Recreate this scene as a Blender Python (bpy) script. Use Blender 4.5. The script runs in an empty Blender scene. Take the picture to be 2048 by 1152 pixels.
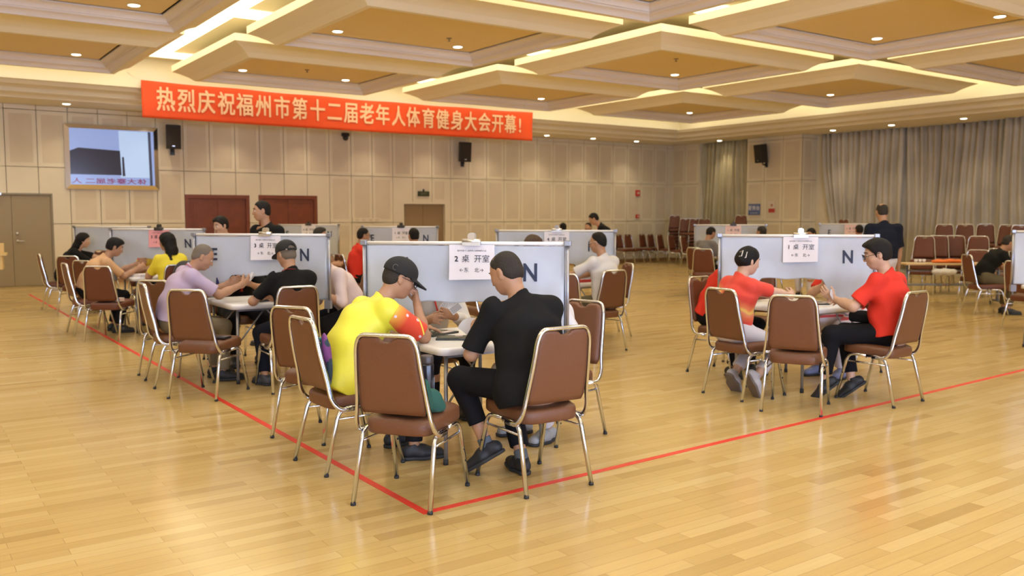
import bpy, math, random
import numpy as np
from mathutils import Vector, Matrix
random.seed(7)
scene = bpy.context.scene
COL = scene.collection
PI = math.pi

# ------------------------------------------------------------------ camera
cam_data = bpy.data.cameras.new('camera')
cam = bpy.data.objects.new('camera', cam_data); COL.objects.link(cam)
cam.location = (0, 0, 1.55)
cam.rotation_euler = (math.radians(90 - 4.651), 0, math.radians(-35.142))
cam_data.sensor_width = 36.0; cam_data.lens = 1770.0 / 2048 * 36
cam_data.clip_end = 100
cam_data.dof.use_dof = True; cam_data.dof.focus_distance = 5.2; cam_data.dof.aperture_fstop = 2.6
scene.camera = cam

# ------------------------------------------------------------------ world, exposure, daylight
scene.view_settings.view_transform = 'Standard'; scene.view_settings.look = 'None'
scene.view_settings.gamma = 1; scene.view_settings.use_curve_mapping = False
scene.view_settings.exposure = -0.46
scene.cycles.use_denoising = True
scene.cycles.max_bounces = 5; scene.cycles.diffuse_bounces = 3; scene.cycles.glossy_bounces = 3
scene.cycles.use_adaptive_sampling = True; scene.cycles.adaptive_threshold = .08
scene.cycles.sample_clamp_indirect = 6; scene.cycles.caustics_reflective = False; scene.cycles.caustics_refractive = False
world = bpy.data.worlds.new('World'); scene.world = world; world.use_nodes = True
world.node_tree.nodes['Background'].inputs[0].default_value = (0.75, 0.85, 1, 1)
world.node_tree.nodes['Background'].inputs[1].default_value = 1.0

def lamp(name, kind, loc, energy, color, parent=None, rot=(0, 0, 0), **kw):
    d = bpy.data.lights.new(name, kind); d.energy = energy; d.color = color
    for k, v in kw.items(): setattr(d, k, v)
    o = bpy.data.objects.new(name, d); COL.objects.link(o); o.location = loc; o.rotation_euler = rot
    if parent: o.parent = parent
    return o
# added cool light, as if from unseen windows assumed behind the viewpoint
for wx in (-5.0, 0.6, 6.2):
    lamp('window_daylight', 'AREA', (wx, -6.30, 2.0), 220, (0.48, 0.60, 1.0), rot=(math.radians(90), 0, 0),
         shape='RECTANGLE', size=3.2, size_y=2.4)
WARM = (1.0, 0.86, 0.64); COVE = (1.0, 0.90, 0.60)

# ------------------------------------------------------------------ materials
MATS = {}
def mat(name, col, rough=0.5, metal=0.0, bump=0.0, bscale=60, emis=None, estr=0.0, spec=0.5, noise=0.0, nscale=8, coat=0.0, sheen=0.0, trans=0.0):
    if name in MATS: return MATS[name]
    m = bpy.data.materials.new(name); m.use_nodes = True
    nt = m.node_tree; b = nt.nodes['Principled BSDF']
    c4 = (*col, 1)
    b.inputs['Base Color'].default_value = c4; b.inputs['Roughness'].default_value = rough
    b.inputs['Metallic'].default_value = metal; b.inputs['Specular IOR Level'].default_value = spec
    b.inputs['Coat Weight'].default_value = coat; b.inputs['Sheen Weight'].default_value = sheen
    b.inputs['Transmission Weight'].default_value = trans
    if emis: b.inputs['Emission Color'].default_value = (*emis, 1); b.inputs['Emission Strength'].default_value = estr
    tc = nt.nodes.new('ShaderNodeTexCoord')
    if noise:
        n = nt.nodes.new('ShaderNodeTexNoise'); n.inputs['Scale'].default_value = nscale; n.inputs['Detail'].default_value = 4
        nt.links.new(tc.outputs['Object'], n.inputs['Vector'])
        mp = nt.nodes.new('ShaderNodeMapRange'); mp.inputs['From Min'].default_value = .3; mp.inputs['From Max'].default_value = .7
        mp.inputs['To Min'].default_value = 1 - noise; mp.inputs['To Max'].default_value = 1 + noise
        nt.links.new(n.outputs['Fac'], mp.inputs['Value'])
        mx = nt.nodes.new('ShaderNodeVectorMath'); mx.operation = 'SCALE'; mx.inputs[0].default_value = col
        nt.links.new(mp.outputs['Result'], mx.inputs['Scale']); nt.links.new(mx.outputs[0], b.inputs['Base Color'])
    if bump:
        n2 = nt.nodes.new('ShaderNodeTexNoise'); n2.inputs['Scale'].default_value = bscale; n2.inputs['Detail'].default_value = 5
        nt.links.new(tc.outputs['Object'], n2.inputs['Vector'])
        bp = nt.nodes.new('ShaderNodeBump'); bp.inputs['Strength'].default_value = bump; bp.inputs['Distance'].default_value = .01
        nt.links.new(n2.outputs['Fac'], bp.inputs['Height']); nt.links.new(bp.outputs[0], b.inputs['Normal'])
    MATS[name] = m; return m

# ------------------------------------------------------------------ mesh helpers
def mk(name, verts, faces, m=None, parent=None, smooth=False, loc=None, mats=None, fmat=None, link=True):
    me = bpy.data.meshes.new(name); me.from_pydata([tuple(v) for v in verts], [], [tuple(f) for f in faces]); me.update()
    if mats:
        for q in mats: me.materials.append(q)
        if fmat is not None: me.polygons.foreach_set('material_index', fmat)
    elif m: me.materials.append(m)
    if smooth: me.polygons.foreach_set('use_smooth', [True] * len(me.polygons))
    o = bpy.data.objects.new(name, me)
    if link: COL.objects.link(o)
    if parent: o.parent = parent
    if loc: o.location = loc
    return o
class MB:
    """collects shapes into one mesh"""
    def __init__(s): s.v = []; s.f = []; s.mi = []; s.sm = []
    def add(s, v, f, mi=0, sm=False):
        n = len(s.v); s.v += [tuple(p) for p in v]; s.f += [tuple(i + n for i in q) for q in f]; s.mi += [mi] * len(f); s.sm += [sm] * len(f); return s
    def box(s, x0, y0, z0, x1, y1, z1, mi=0, M=None):
        v = [(x, y, z) for x in (x0, x1) for y in (y0, y1) for z in (z0, z1)]
        if M is not None: v = [tuple(M @ Vector(p)) for p in v]
        return s.add(v, [(0, 1, 3, 2), (4, 6, 7, 5), (0, 4, 5, 1), (2, 3, 7, 6), (0, 2, 6, 4), (1, 5, 7, 3)], mi)
    def quad(s, a, b, c, d, mi=0): return s.add([a, b, c, d], [(0, 1, 2, 3)], mi)
    def tube(s, pts, rx, ry=None, n=8, closed=False, mi=0, power=2.0, up=(0, 0, 1), caps=True):
        v, f = sweep(pts, rx, ry, n, closed, power, up, caps); return s.add(v, f, mi, True)
    def lathe(s, prof, c=(0, 0, 0), n=16, mi=0, M=None):
        v = []; f = []
        for r, z in prof:
            for i in range(n):
                a = 2 * PI * i / n; v.append((c[0] + r * math.cos(a), c[1] + r * math.sin(a), c[2] + z))
        for j in range(len(prof) - 1):
            for i in range(n): f.append((j * n + i, j * n + (i + 1) % n, (j + 1) * n + (i + 1) % n, (j + 1) * n + i))
        f.append(tuple(range(n - 1, -1, -1))); f.append(tuple(range((len(prof) - 1) * n, len(prof) * n)))
        if M is not None: v = [tuple(M @ Vector(p)) for p in v]
        return s.add(v, f, mi, True)
    def build(s, name, m=None, parent=None, mats=None, loc=None, bevel=0, subsurf=0, smooth=None):
        me = bpy.data.meshes.new(name); me.from_pydata(s.v, [], s.f); me.update()
        if mats:
            for q in mats: me.materials.append(q)
            me.polygons.foreach_set('material_index', s.mi)
        elif m: me.materials.append(m)
        me.polygons.foreach_set('use_smooth', s.sm if smooth is None else [smooth] * len(s.f))
        o = bpy.data.objects.new(name, me); COL.objects.link(o)
        if parent: o.parent = parent
        if loc: o.location = loc
        if bevel:
            b = o.modifiers.new('bevel', 'BEVEL'); b.width = bevel; b.segments = 2; b.limit_method = 'ANGLE'
        return o
def sweep(pts, rx, ry=None, n=8, closed=False, power=2.0, up=(0, 0, 1), caps=True):
    ry = ry or rx; P = [Vector(p) for p in pts]; N = len(P); v = []; f = []
    ref = Vector(up)
    def tan(i):
        if closed: return (P[(i + 1) % N] - P[i - 1]).normalized()
        a = P[max(i - 1, 0)]; b = P[min(i + 1, N - 1)]; return (b - a).normalized()
    t = tan(0); u = (ref - t * ref.dot(t))
    if u.length < 1e-3: u = Vector((1, 0, 0)) - t * t.x
    u.normalize()
    for i in range(N):
        t = tan(i); u = (u - t * u.dot(t)).normalized(); w = t.cross(u)
        kx = rx[i] if isinstance(rx, (list, tuple)) else rx; ky = ry[i] if isinstance(ry, (list, tuple)) else ry
        for j in range(n):
            a = 2 * PI * (j + .5) / n; c, s = math.cos(a), math.sin(a)
            e = 2 / power; cc = math.copysign(abs(c) ** e, c); ss = math.copysign(abs(s) ** e, s)
            v.append(P[i] + u * (cc * kx) + w * (ss * ky))
    M = N if closed else N - 1
    for i in range(M):
        for j in range(n):
            a = i * n + j; b = i * n + (j + 1) % n; c = ((i + 1) % N) * n + (j + 1) % n; d = ((i + 1) % N) * n + j
            f.append((a, d, c, b))
    if not closed and caps:
        f.append(tuple(range(n))); f.append(tuple(reversed(range((N - 1) * n, N * n))))
    return v, f
def rpath(pts, r, seg=5, closed=False):
    """polyline with rounded corners"""
    P = [Vector(p) for p in pts]; out = []
    idx = range(len(P)) if closed else range(1, len(P) - 1)
    if not closed: out.append(P[0])
    for i in idx:
        a, b, c = P[i - 1], P[i], P[(i + 1) % len(P)]
        rr = r[i] if isinstance(r, (list, tuple)) else r
        d1 = (a - b); d2 = (c - b); rr = min(rr, d1.length * .49, d2.length * .49)
        p = b + d1.normalized() * rr; q = b + d2.normalized() * rr
        for k in range(seg + 1):
            t = k / seg; out.append(p * (1 - t) ** 2 + b * 2 * t * (1 - t) + q * t * t)
    if not closed: out.append(P[-1])
    return out
def empty(name, loc=(0, 0, 0), rz=0):
    o = bpy.data.objects.new(name, None); COL.objects.link(o); o.location = loc; o.rotation_euler = (0, 0, rz); o.empty_display_size = .1
    return o
def tag(o, label, cat, group=None):
    o['label'] = label; o['category'] = cat
    if group: o['group'] = group
    return o
def struct(o, label=None):
    o['kind'] = 'structure'
    if label: o['label'] = label
    return o
def copy_tree(o, parent=None):
    c = o.copy(); COL.objects.link(c)
    if parent: c.parent = parent
    for ch in list(o.children): copy_tree(ch, c)
    return c
def text_mesh(name, s, size, m, parent=None, M=None, offset=0.0, extrude=0.0, mirror=False, sx=1.0, sy=1.0, align='CENTER', bold=0.0):
    cu = bpy.data.curves.new(name, 'FONT'); cu.body = s; cu.size = size; cu.align_x = align; cu.align_y = 'CENTER'
    cu.offset = offset; cu.extrude = extrude; cu.resolution_u = 3
    tmp = bpy.data.objects.new(name, cu); COL.objects.link(tmp)
    dg = bpy.context.evaluated_depsgraph_get(); me = bpy.data.meshes.new_from_object(tmp.evaluated_get(dg))
    bpy.data.objects.remove(tmp); bpy.data.curves.remove(cu)
    me.transform(Matrix.Diagonal((-sx if mirror else sx, sy, 1, 1)))
    if bold:      # heavier strokes: the glyph laid over itself, shifted a little each way
        vs = [v.co.copy() for v in me.vertices]; fs = [tuple(p.vertices) for p in me.polygons]; V_ = []; F_ = []
        for k, (ax, ay) in enumerate(((1, 1), (-1, 1), (1, -1), (-1, -1), (0, 0))):
            n_ = len(V_); V_ += [(v.x + ax * bold, v.y + ay * bold, .0004 * k) for v in vs]; F_ += [tuple(i + n_ for i in q) for q in fs]
        me = bpy.data.meshes.new(name); me.from_pydata(V_, [], F_); me.update()
    if M is not None: me.transform(M)
    me.materials.clear(); me.materials.append(m)
    me.name = name
    o = bpy.data.objects.new(name, me); COL.objects.link(o)
    if parent: o.parent = parent
    return o
def frame3(o, ex, ey, ez):
    return Matrix(((ex[0], ey[0], ez[0], o[0]), (ex[1], ey[1], ez[1], o[1]), (ex[2], ey[2], ez[2], o[2]), (0, 0, 0, 1)))
WALLM = lambda x, y, z: frame3((x, y, z), (1, 0, 0), (0, 0, 1), (0, -1, 0))     # drawing plane on the far wall, facing -Y
XWALLM = lambda x, y, z: frame3((x, y, z), (0, -1, 0), (0, 0, 1), (-1, 0, 0))   # on the right wall, facing -X
# ================================================================== THE HALL
XL, XR, YN, YF = -8.0, 22.4, -6.5, 22.15
ZC = 3.98
m_wall = mat('panel_cream', (0.76, 0.67, 0.49), .55, noise=.03, nscale=1.5)
m_wallin = mat('panel_perforated', (0.68, 0.58, 0.415), .75, noise=.04, nscale=2)
m_gap = mat('panel_joint', (0.22, 0.16, 0.10), .8)
m_ceil = mat('ceiling_paint', (0.83, 0.75, 0.56), .6)
m_cpanel = mat('ceiling_panel_gold', (0.80, 0.64, 0.34), .6)
m_mould = mat('moulding_satin', (0.80, 0.72, 0.64), .38)
m_white = mat('white_paint', (0.86, 0.80, 0.68), .6)
m_steel = mat('brushed_steel', (0.72, 0.72, 0.74), .28, 1.0)
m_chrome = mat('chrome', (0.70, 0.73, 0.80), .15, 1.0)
m_black = mat('black_plastic', (0.018, 0.016, 0.015), .45)
m_red = mat('red_vinyl', (0.55, 0.03, 0.02), .5)

# ---- floor: maple boards running along X, finger joints, glossy lacquer
def wood_floor():
    m = bpy.data.materials.new('maple_boards'); m.use_nodes = True; nt = m.node_tree; b = nt.nodes['Principled BSDF']
    tc = nt.nodes.new('ShaderNodeTexCoord')
    br = nt.nodes.new('ShaderNodeTexBrick')
    br.offset = .37; br.offset_frequency = 2; br.squash = 1.0
    br.inputs['Scale'].default_value = 1; br.inputs['Brick Width'].default_value = .62; br.inputs['Row Height'].default_value = .083
    br.inputs['Mortar Size'].default_value = .0012; br.inputs['Mortar Smooth'].default_value = .3
    br.inputs['Bias'].default_value = 0
    br.inputs['Color1'].default_value = (0, 0, 0, 1); br.inputs['Color2'].default_value = (1, 1, 1, 1); br.inputs['Mortar'].default_value = (.5, .5, .5, 1)
    nt.links.new(tc.outputs['Object'], br.inputs['Vector'])
    cr = nt.nodes.new('ShaderNodeValToRGB'); e = cr.color_ramp.elements
    e[0].position = 0; e[0].color = (0.43, 0.275, 0.095, 1); e[1].position = 1; e[1].color = (0.60, 0.43, 0.185, 1)
    for p, c in ((.10, (0.505, 0.335, 0.120, 1)), (.5, (0.55, 0.375, 0.140, 1)), (.85, (0.575, 0.40, 0.158, 1))):
        q = e.new(p); q.color = c
    nt.links.new(br.outputs['Color'], cr.inputs['Fac'])
    mp = nt.nodes.new('ShaderNodeMapping'); mp.inputs['Scale'].default_value = (1.2, 22, 1)
    nt.links.new(tc.outputs['Object'], mp.inputs['Vector'])
    n = nt.nodes.new('ShaderNodeTexNoise'); n.inputs['Scale'].default_value = 2.2; n.inputs['Detail'].default_value = 6
    nt.links.new(mp.outputs[0], n.inputs['Vector'])
    mr = nt.nodes.new('ShaderNodeMapRange'); mr.inputs['To Min'].default_value = .90; mr.inputs['To Max'].default_value = 1.10
    nt.links.new(n.outputs['Fac'], mr.inputs['Value'])
    sc = nt.nodes.new('ShaderNodeVectorMath'); sc.operation = 'SCALE'
    nt.links.new(cr.outputs['Color'], sc.inputs[0]); nt.links.new(mr.outputs['Result'], sc.inputs['Scale'])
    mx = nt.nodes.new('ShaderNodeMix'); mx.data_type = 'RGBA'; mx.inputs[7].default_value = (0.32, 0.19, 0.07, 1)
    nt.links.new(br.outputs['Fac'], mx.inputs[0]); nt.links.new(sc.outputs[0], mx.inputs[6])
    nt.links.new(mx.outputs[2], b.inputs['Base Color'])
    n3 = nt.nodes.new('ShaderNodeTexNoise'); n3.inputs['Scale'].default_value = 1.3
    nt.links.new(tc.outputs['Object'], n3.inputs['Vector'])
    r3 = nt.nodes.new('ShaderNodeMapRange'); r3.inputs['To Min'].default_value = .15; r3.inputs['To Max'].default_value = .25
    nt.links.new(n3.outputs['Fac'], r3.inputs['Value']); nt.links.new(r3.outputs['Result'], b.inputs['Roughness'])
    b.inputs['Specular IOR Level'].default_value = .5
    return m
fl = MB(); fl.box(XL - .3, YN - .3, -.12, XR + 1.3, YF + .3, 0)
struct(fl.build('floor', wood_floor()), 'honey-coloured maple strip floor with a glossy lacquer')

# ---- red court line on the floor, turned at the front corner
m_tape = mat('red_floor_tape', (0.72, 0.05, 0.03), .35, spec=.5)
tp = MB()
c0 = (2.235, 3.965)
tp.box(c0[0] - .022, c0[1] - .022, .0005, c0[0] + .022, 19.8, .0022)
th = math.radians(2.35)
M = Matrix.Translation((c0[0], c0[1], 0)) @ Matrix.Rotation(th, 4, 'Z')
tp.box(.021, -.022, .0005, 18.5, .022, .0022, M=M)
tag(tp.build('floor_tape', m_tape), 'thin red line taped on the wooden floor, turning a corner in the foreground', 'floor line')

# ---- panelled walls
def panel_wall(name, fx, u0, u1, holes, label, pitch=.625, phase=0.28, zt=ZC):
    """fx(u, d, z): point at distance u along the wall, d out of the wall. Panels with a perforated field, dark joints."""
    mb = MB(); rows = [(0.10, 1.375), (1.375, 2.63), (2.63, 3.87), (3.87, zt)]
    def rect(a, b, z0, z1, d, mi):
        mb.add([fx(a, d, z0), fx(b, d, z0), fx(b, d, z1), fx(a, d, z1)], [(0, 1, 2, 3)], mi)
    n0 = math.floor((u0 - phase) / pitch); u = phase + n0 * pitch
    def free(a, b, z0, z1):
        out = [(a, b, z0, z1)]
        for (ha, hb, hz0, hz1) in holes:
            nxt = []
            for (a_, b_, c_, d_) in out:
                if hb <= a_ or ha >= b_ or hz1 <= c_ or hz0 >= d_: nxt.append((a_, b_, c_, d_)); continue
                if ha > a_: nxt.append((a_, ha, c_, d_))
                if hb < b_: nxt.append((hb, b_, c_, d_))
                x0, x1 = max(a_, ha), min(b_, hb)
                if hz0 > c_: nxt.append((x0, x1, c_, hz0))
                if hz1 < d_: nxt.append((x0, x1, hz1, d_))
            out = nxt
        return out
    for r in free(u0, u1, 0, zt): rect(r[0], r[1], r[2], r[3], 0, 2)
    while u < u1:
        a, b = max(u, u0) + .006, min(u + pitch, u1) - .006
        if b - a > .04:
            for (z0, z1) in rows:
                for (a_, b_, c_, d_) in free(a, b, z0 + .006, z1 - .006):
                    if b_ - a_ < .02 or d_ - c_ < .02: continue
                    P = [fx(a_, .0, c_), fx(b_, .0, c_), fx(b_, .0, d_), fx(a_, .0, d_), fx(a_, .014, c_), fx(b_, .014, c_), fx(b_, .014, d_), fx(a_, .014, d_)]
                    fs = [(0, 1, 5, 4), (1, 2, 6, 5), (2, 3, 7, 6), (3, 0, 4, 7)]
                    full = (b_ - a_) > .45 and (d_ - c_) > .6
                    mb.add(P, fs + ([] if full else [(4, 5, 6, 7)]), 0)
                    if full:
                        i0, i1, j0, j1 = a_ + .085, b_ - .085, c_ + .085, d_ - .085
                        Q = [fx(i0, .014, j0), fx(i1, .014, j0), fx(i1, .014, j1), fx(i0, .014, j1), fx(i0, .009, j0), fx(i1, .009, j0), fx(i1, .009, j1), fx(i0, .009, j1)]
                        o4 = P[4:]
                        mb.add(o4 + Q[:4], [(0, 1, 5, 4), (1, 2, 6, 5), (2, 3, 7, 6), (3, 0, 4, 7)], 0)
                        mb.add(Q, [(0, 1, 5, 4), (1, 2, 6, 5), (2, 3, 7, 6), (3, 0, 4, 7)], 0)
                        mb.add(Q[4:], [(0, 1, 2, 3)], 1)
        u += pitch
    o = mb.build(name, mats=[m_wall, m_wallin, m_gap]); struct(o, label); return o
GD = (1.42, 3.04, 0, 2.05); RD1 = (5.91, 7.49, 0, 2.07); RD2 = (7.72, 9.30, 0, 2.08); ED = (11.81, 13.27, 0, 1.95)
panel_wall('wall_far', lambda u, d, z: (u, YF - d, z), XL, XR, [GD, RD1, RD2, ED], 'long far wall of cream perforated acoustic panels')
panel_wall('wall_right', lambda u, d, z: (XR - d, u, z), 20.84, YF, [], 'short stretch of cream panels beside the far corner', phase=20.9)
bk = MB()
bk.box(XL - .15, YF, 0, GD[0], YF + .15, ZC + .1); bk.box(GD[1], YF, 0, RD1[0], YF + .15, ZC + .1); bk.box(RD1[1], YF, 0, RD2[0], YF + .15, ZC + .1)
bk.box(RD2[1], YF, 0, ED[0], YF + .15, ZC + .1); bk.box(ED[1], YF, 0, XR + 1.2, YF + .15, ZC + .1)
for d in (GD, RD1, RD2, ED): bk.box(d[0], YF, d[3], d[1], YF + .15, ZC + .1)
struct(bk.build('wall_backing', m_wall))
# window recesses on the right, a pier between them
XG = 23.0
pier = panel_wall('wall_pier', lambda u, d, z: (XR - .04 - d, u, z), 16.75, 18.82, [], 'cream panelled pier between the two curtained windows', pitch=.69, phase=16.75)
panel_wall('wall_pier_side', lambda u, d, z: (u, 16.75 - d, z), XR - .055, XG + .3, [], None, pitch=.5, phase=XR - .04)
pb = MB(); pb.box(XR - .04, 16.752, 0, XG + .3, 18.82, ZC); pb.box(XR, 20.84, 0, XG + .3, YF, ZC); pb.box(XG + .05, 16.2, 0, XG + .3, 16.752, ZC)
struct(pb.build('wall_pier_core', m_wall))
wb = MB(); wb.box(XG + .45, YN, 0, XG + .6, 20.84, ZC + .1); struct(wb.build('wall_right_outer', m_white))
ws = MB(); ws.box(XL - .15, YN, 0, XL, YF, ZC + .1); struct(ws.build('wall_left', m_wall))
wn = MB(); wn.box(XL, YN - .15, 0, XG + .6, YN, ZC + .1); struct(wn.build('wall_near', m_wall))
for i, wx in enumerate((-5.0, 0.6, 6.2)):  # unseen windows, put in and widened for cool glints on the chrome
    w = empty('window_%d' % (i + 1), (wx, YN + .01, 2.0)); struct(w)
    g = MB(); g.box(-2.4, 0, -1.6, 2.4, .05, 1.6); g.build('window_pane', mat('sky_lit_glass', (.6, .7, .9), .2, emis=(.55, .68, 1.0), estr=12), w)
    fr = MB()
    for (a, b, c, d) in ((-2.5, -2.4, -1.7, 1.7), (2.4, 2.5, -1.7, 1.7), (-2.4, 2.4, -1.7, -1.6), (-2.4, 2.4, 1.6, 1.7), (-.03, .03, -1.6, 1.6)): fr.box(a, 0, c, b, .1, d)
    fr.build('window_frame', m_steel, w)
# low timber baseboards
bb = MB(); m_base = mat('baseboard_wood', (0.33, 0.17, 0.07), .5)
for a, b in ((XL, GD[0]), (GD[1], RD1[0]), (RD1[1], RD2[0]), (RD2[1], ED[0]), (ED[1], XR)): bb.box(a, YF - .03, 0, b, YF - .001, .10)
struct(bb.build('baseboard_far', m_base))
bb = MB(); bb.box(XR - .03, 20.84, 0, XR - .001, YF - .03, .1); bb.box(XR - .08, 16.75, 0, XR - .056, 18.82, .1); struct(bb.build('baseboard_right', m_base))

# ---- doors in the far wall
def door(name, D, m_leaf, m_frame, depth, style, lab, fr_w=.05):
    x0, x1, _, zt = D; r = empty(name, ((x0 + x1) / 2, YF, 0)); struct(r, lab); w = (x1 - x0) / 2
    f = MB(); f.box(-w, -.02, 0, -w + fr_w, .14, zt); f.box(w - fr_w, -.02, 0, w, .14, zt); f.box(-w + fr_w, -.02, zt - fr_w, w - fr_w, .14, zt)
    f.build('door_frame', m_frame, r)
    for s in (-1, 1):
        a, b = (-w + fr_w, -.003) if s < 0 else (.003, w - fr_w)
        l = MB(); l.box(a, depth, .005, b, depth + .045, zt - fr_w - .004)
        if style == 'panel':
            for (z0, z1) in ((.15, .62), (.72, 1.12), (1.22, 1.86)):
                l.box(a + .12, depth - .010, z0, b - .12, depth, z1); l.box(a + .17, depth - .018, z0 + .05, b - .17, depth - .01, z1 - .05)
        lf = l.build('door_leaf', m_leaf, r, bevel=.004)
        h = MB()
        hx = a + .09 if s > 0 else b - .09
        if style == 'flat' and s > 0 or style == 'panel':
            if style == 'flat':
                M = Matrix.Translation((hx, depth - .012, 1.0)) @ Matrix.Rotation(PI / 2, 4, 'X'); h.lathe([(.03, -.012), (.03, .012)], M=M)
                M = Matrix.Translation((hx, depth - .012, 1.17)) @ Matrix.Rotation(PI / 2, 4, 'X'); h.lathe([(.032, -.012), (.028, .02)], M=M)
                h.tube([(hx, depth - .02, 1.0), (hx, depth - .06, 1.0), (hx + .14 * s, depth - .065, 1.0)], .012)
            else: h.tube([(hx, depth - .02, 1.25), (hx, depth - .05, 1.25), (hx, depth - .05, .95), (hx, depth - .02, .95)], .010)
            h.build('door_handle', m_steel, lf)
    bk = MB(); bk.box(-w, .141, 0, w, .149, zt); bk.build('door_backing', m_leaf, r)
    return r
m_gd = mat('grey_door_paint', (0.33, 0.26, 0.155), .6); m_gdf = mat('grey_door_frame', (0.26, 0.21, 0.13), .5)
m_rd = mat('red_wood_door', (0.20, 0.05, 0.022), .38, noise=.12, nscale=5); m_rdf = mat('red_wood_frame', (0.20, 0.05, 0.022), .4)
door('door_1', GD, m_gd, m_gdf, .01, 'flat', 'grey-brown double door at the left end of the far wall', .04)
door('door_2', RD1, m_rd, m_rdf, .03, 'panel', 'left pair of dark red wooden panelled doors', .09)
door('door_3', RD2, m_rd, m_rdf, .03, 'panel', 'right pair of dark red wooden panelled doors behind the standing man', .09)
d4 = door('door_4', ED, mat('recess_door', (0.30, 0.20, 0.10), .6), m_wall, .09, 'plain', 'brown recessed door beneath the dark exit sign', .06)
cl = MB(); cl.box(-.06, -.03, 0, .06, -.001, .035); tag(cl.build('door_closer', m_steel, loc=(1.98, YF - .02, 2.01)), 'small steel closer fitting at the top of the grey door', 'door closer')
# ---- exit sign, camera, alarm, switch strip
t = empty('exit_sign', (12.50, YF - .05, 2.11)); tag(t, 'small dark green exit sign box above the recessed door', 'sign')
b_ = MB(); b_.box(-.18, 0, 0, .18, .05, .14); b_.build('housing', mat('exit_green', (0.03, 0.045, 0.02), .5), t, bevel=.006)
g_ = MB(); g_.box(-.02, .01, .14, .02, .03, .2); g_.build('bracket', m_black, t)
text_mesh('lettering', 'EXIT', .10, mat('exit_letter', (.22, .2, .12), .6), t, frame3((0, -.002, .07), (1, 0, 0), (0, 0, 1), (0, -1, 0)))
t = empty('dome_camera', (10.10, YF - .02, 3.62)); tag(t, 'small black dome camera fixed under the banner on the far wall', 'camera')
b_ = MB(); b_.box(-.09, -.14, .05, .09, 0, .14); b_.build('mount', m_black, t, bevel=.01)
b_ = MB(); b_.lathe([(.075, .05), (.075, 0), (.055, -.045), (.02, -.065)], c=(0, -.075, 0)); b_.build('dome', m_black, t)
for z, nm, lb, w_, h_ in ((2.32, 'fire_alarm', 'red fire alarm box high on the far wall near the corner', .09, .16), (1.54, 'alarm_button', 'small red alarm call point low on the far wall near the corner', .07, .10)):
    t = empty(nm, (20.75, YF - .02, z)); tag(t, lb, 'alarm')
    b_ = MB(); b_.box(-w_ / 1, -.05, -h_ / 1.6, w_ / 1, 0, h_ / 1.6); b_.build('casing', m_red, t, bevel=.008)
    b_ = MB(); b_.box(-w_ / 2, -.06, -h_ / 4, w_ / 2, -.05, h_ / 4); b_.build('plate', mat('alarm_plate', (.7, .5, .4), .5), t)
t = empty('socket_strip', (10.72, YF - .016, 1.44)); tag(t, 'cream wall plate with several sockets beside the recessed door', 'socket')
b_ = MB(); b_.box(-.42, -.02, -.055, .42, 0, .055); b_.build('plate', m_wall, t, bevel=.005)
for k in range(4): b_ = MB(); b_.box(-.34 + k * .2, -.024, -.03, -.24 + k * .2, -.02, .03); b_.build('socket', m_wallin, t)

# ---- framed glass on the far wall, its view and reflections painted as glowing shapes
t = empty('wall_screen', (4.31, YF - .02, 2.89)); tag(t, 'large chrome framed screen on the far wall showing a dark box shape', 'screen')
b_ = MB(); W, H = 1.0, .73
for (a, b, c, d) in (((-W, -H), (W, -H), (W - .1, -H + .1), (-W + .1, -H + .1)), ((W, -H), (W, H), (W - .1, H - .1), (W - .1, -H + .1)),
                     ((W, H), (-W, H), (-W + .1, H - .1), (W - .1, H - .1)), ((-W, H), (-W, -H), (-W + .1, -H + .1), (-W + .1, H - .1))):
    q = [(a[0], -.05, a[1]), (b[0], -.05, b[1]), (c[0], -.09, c[1]), (d[0], -.09, d[1])]
    q2 = [(a[0], 0, a[1]), (b[0], 0, b[1]), (c[0], -.04, c[1]), (d[0], -.04, d[1])]
    b_.add(q + q2, [(0, 1, 2, 3), (4, 7, 6, 5), (0, 4, 5, 1), (2, 6, 7, 3), (1, 5, 6, 2), (0, 3, 7, 4)])
b_.build('frame', mat('satin_chrome', (.82, .78, .78), .18, 1.0), t)
def emi(name, c, s): return mat(name, (c[0] * .3, c[1] * .3, c[2] * .3), .15, emis=c, estr=s)
b_ = MB(); b_.box(-.9, -.045, -.63, .9, -.01, .63)
dsp = b_.build('display', emi('display_blue', (.33, .43, .78), 1.0), t)
def scr(nm, pts, m, dy):
    b_ = MB(); b_.add([(p[0], dy, p[1]) for p in pts], [tuple(range(len(pts)))]); return b_.build(nm, m, dsp)
scr('image_light_area', [(.16, -.45), (.84, -.45), (.84, .62), (.14, .62)], emi('display_pale', (.52, .68, .95), 1.05), -.0462)
scr('image_dark_box', [(-.9, -.40), (.18, -.40), (.16, .16), (-.72, .20), (-.9, .12)], emi('display_dark', (.035, .03, .05), .8), -.0466)
scr('image_bracket', [(.2, -.42), (.26, -.42), (.24, .02), (.2, .02)], emi('display_dark', (.035, .03, .05), .8), -.0467)
scr('image_edge', [(.80, -.63), (.86, -.63), (.84, .62), (.78, .62)], emi('display_edge', (.07, .08, .13), .8), -.0468)
text_mesh('image_writing', '体大赛老届二 人', .22, emi('display_mark', (.28, .07, .18), .9), dsp, frame3((-.08, -.0470, -.55), (1, 0, 0), (0, 0, 1), (0, -1, 0)), mirror=True, sy=.6, offset=.004)  # mirrored characters painted in for the reflected banner

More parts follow.
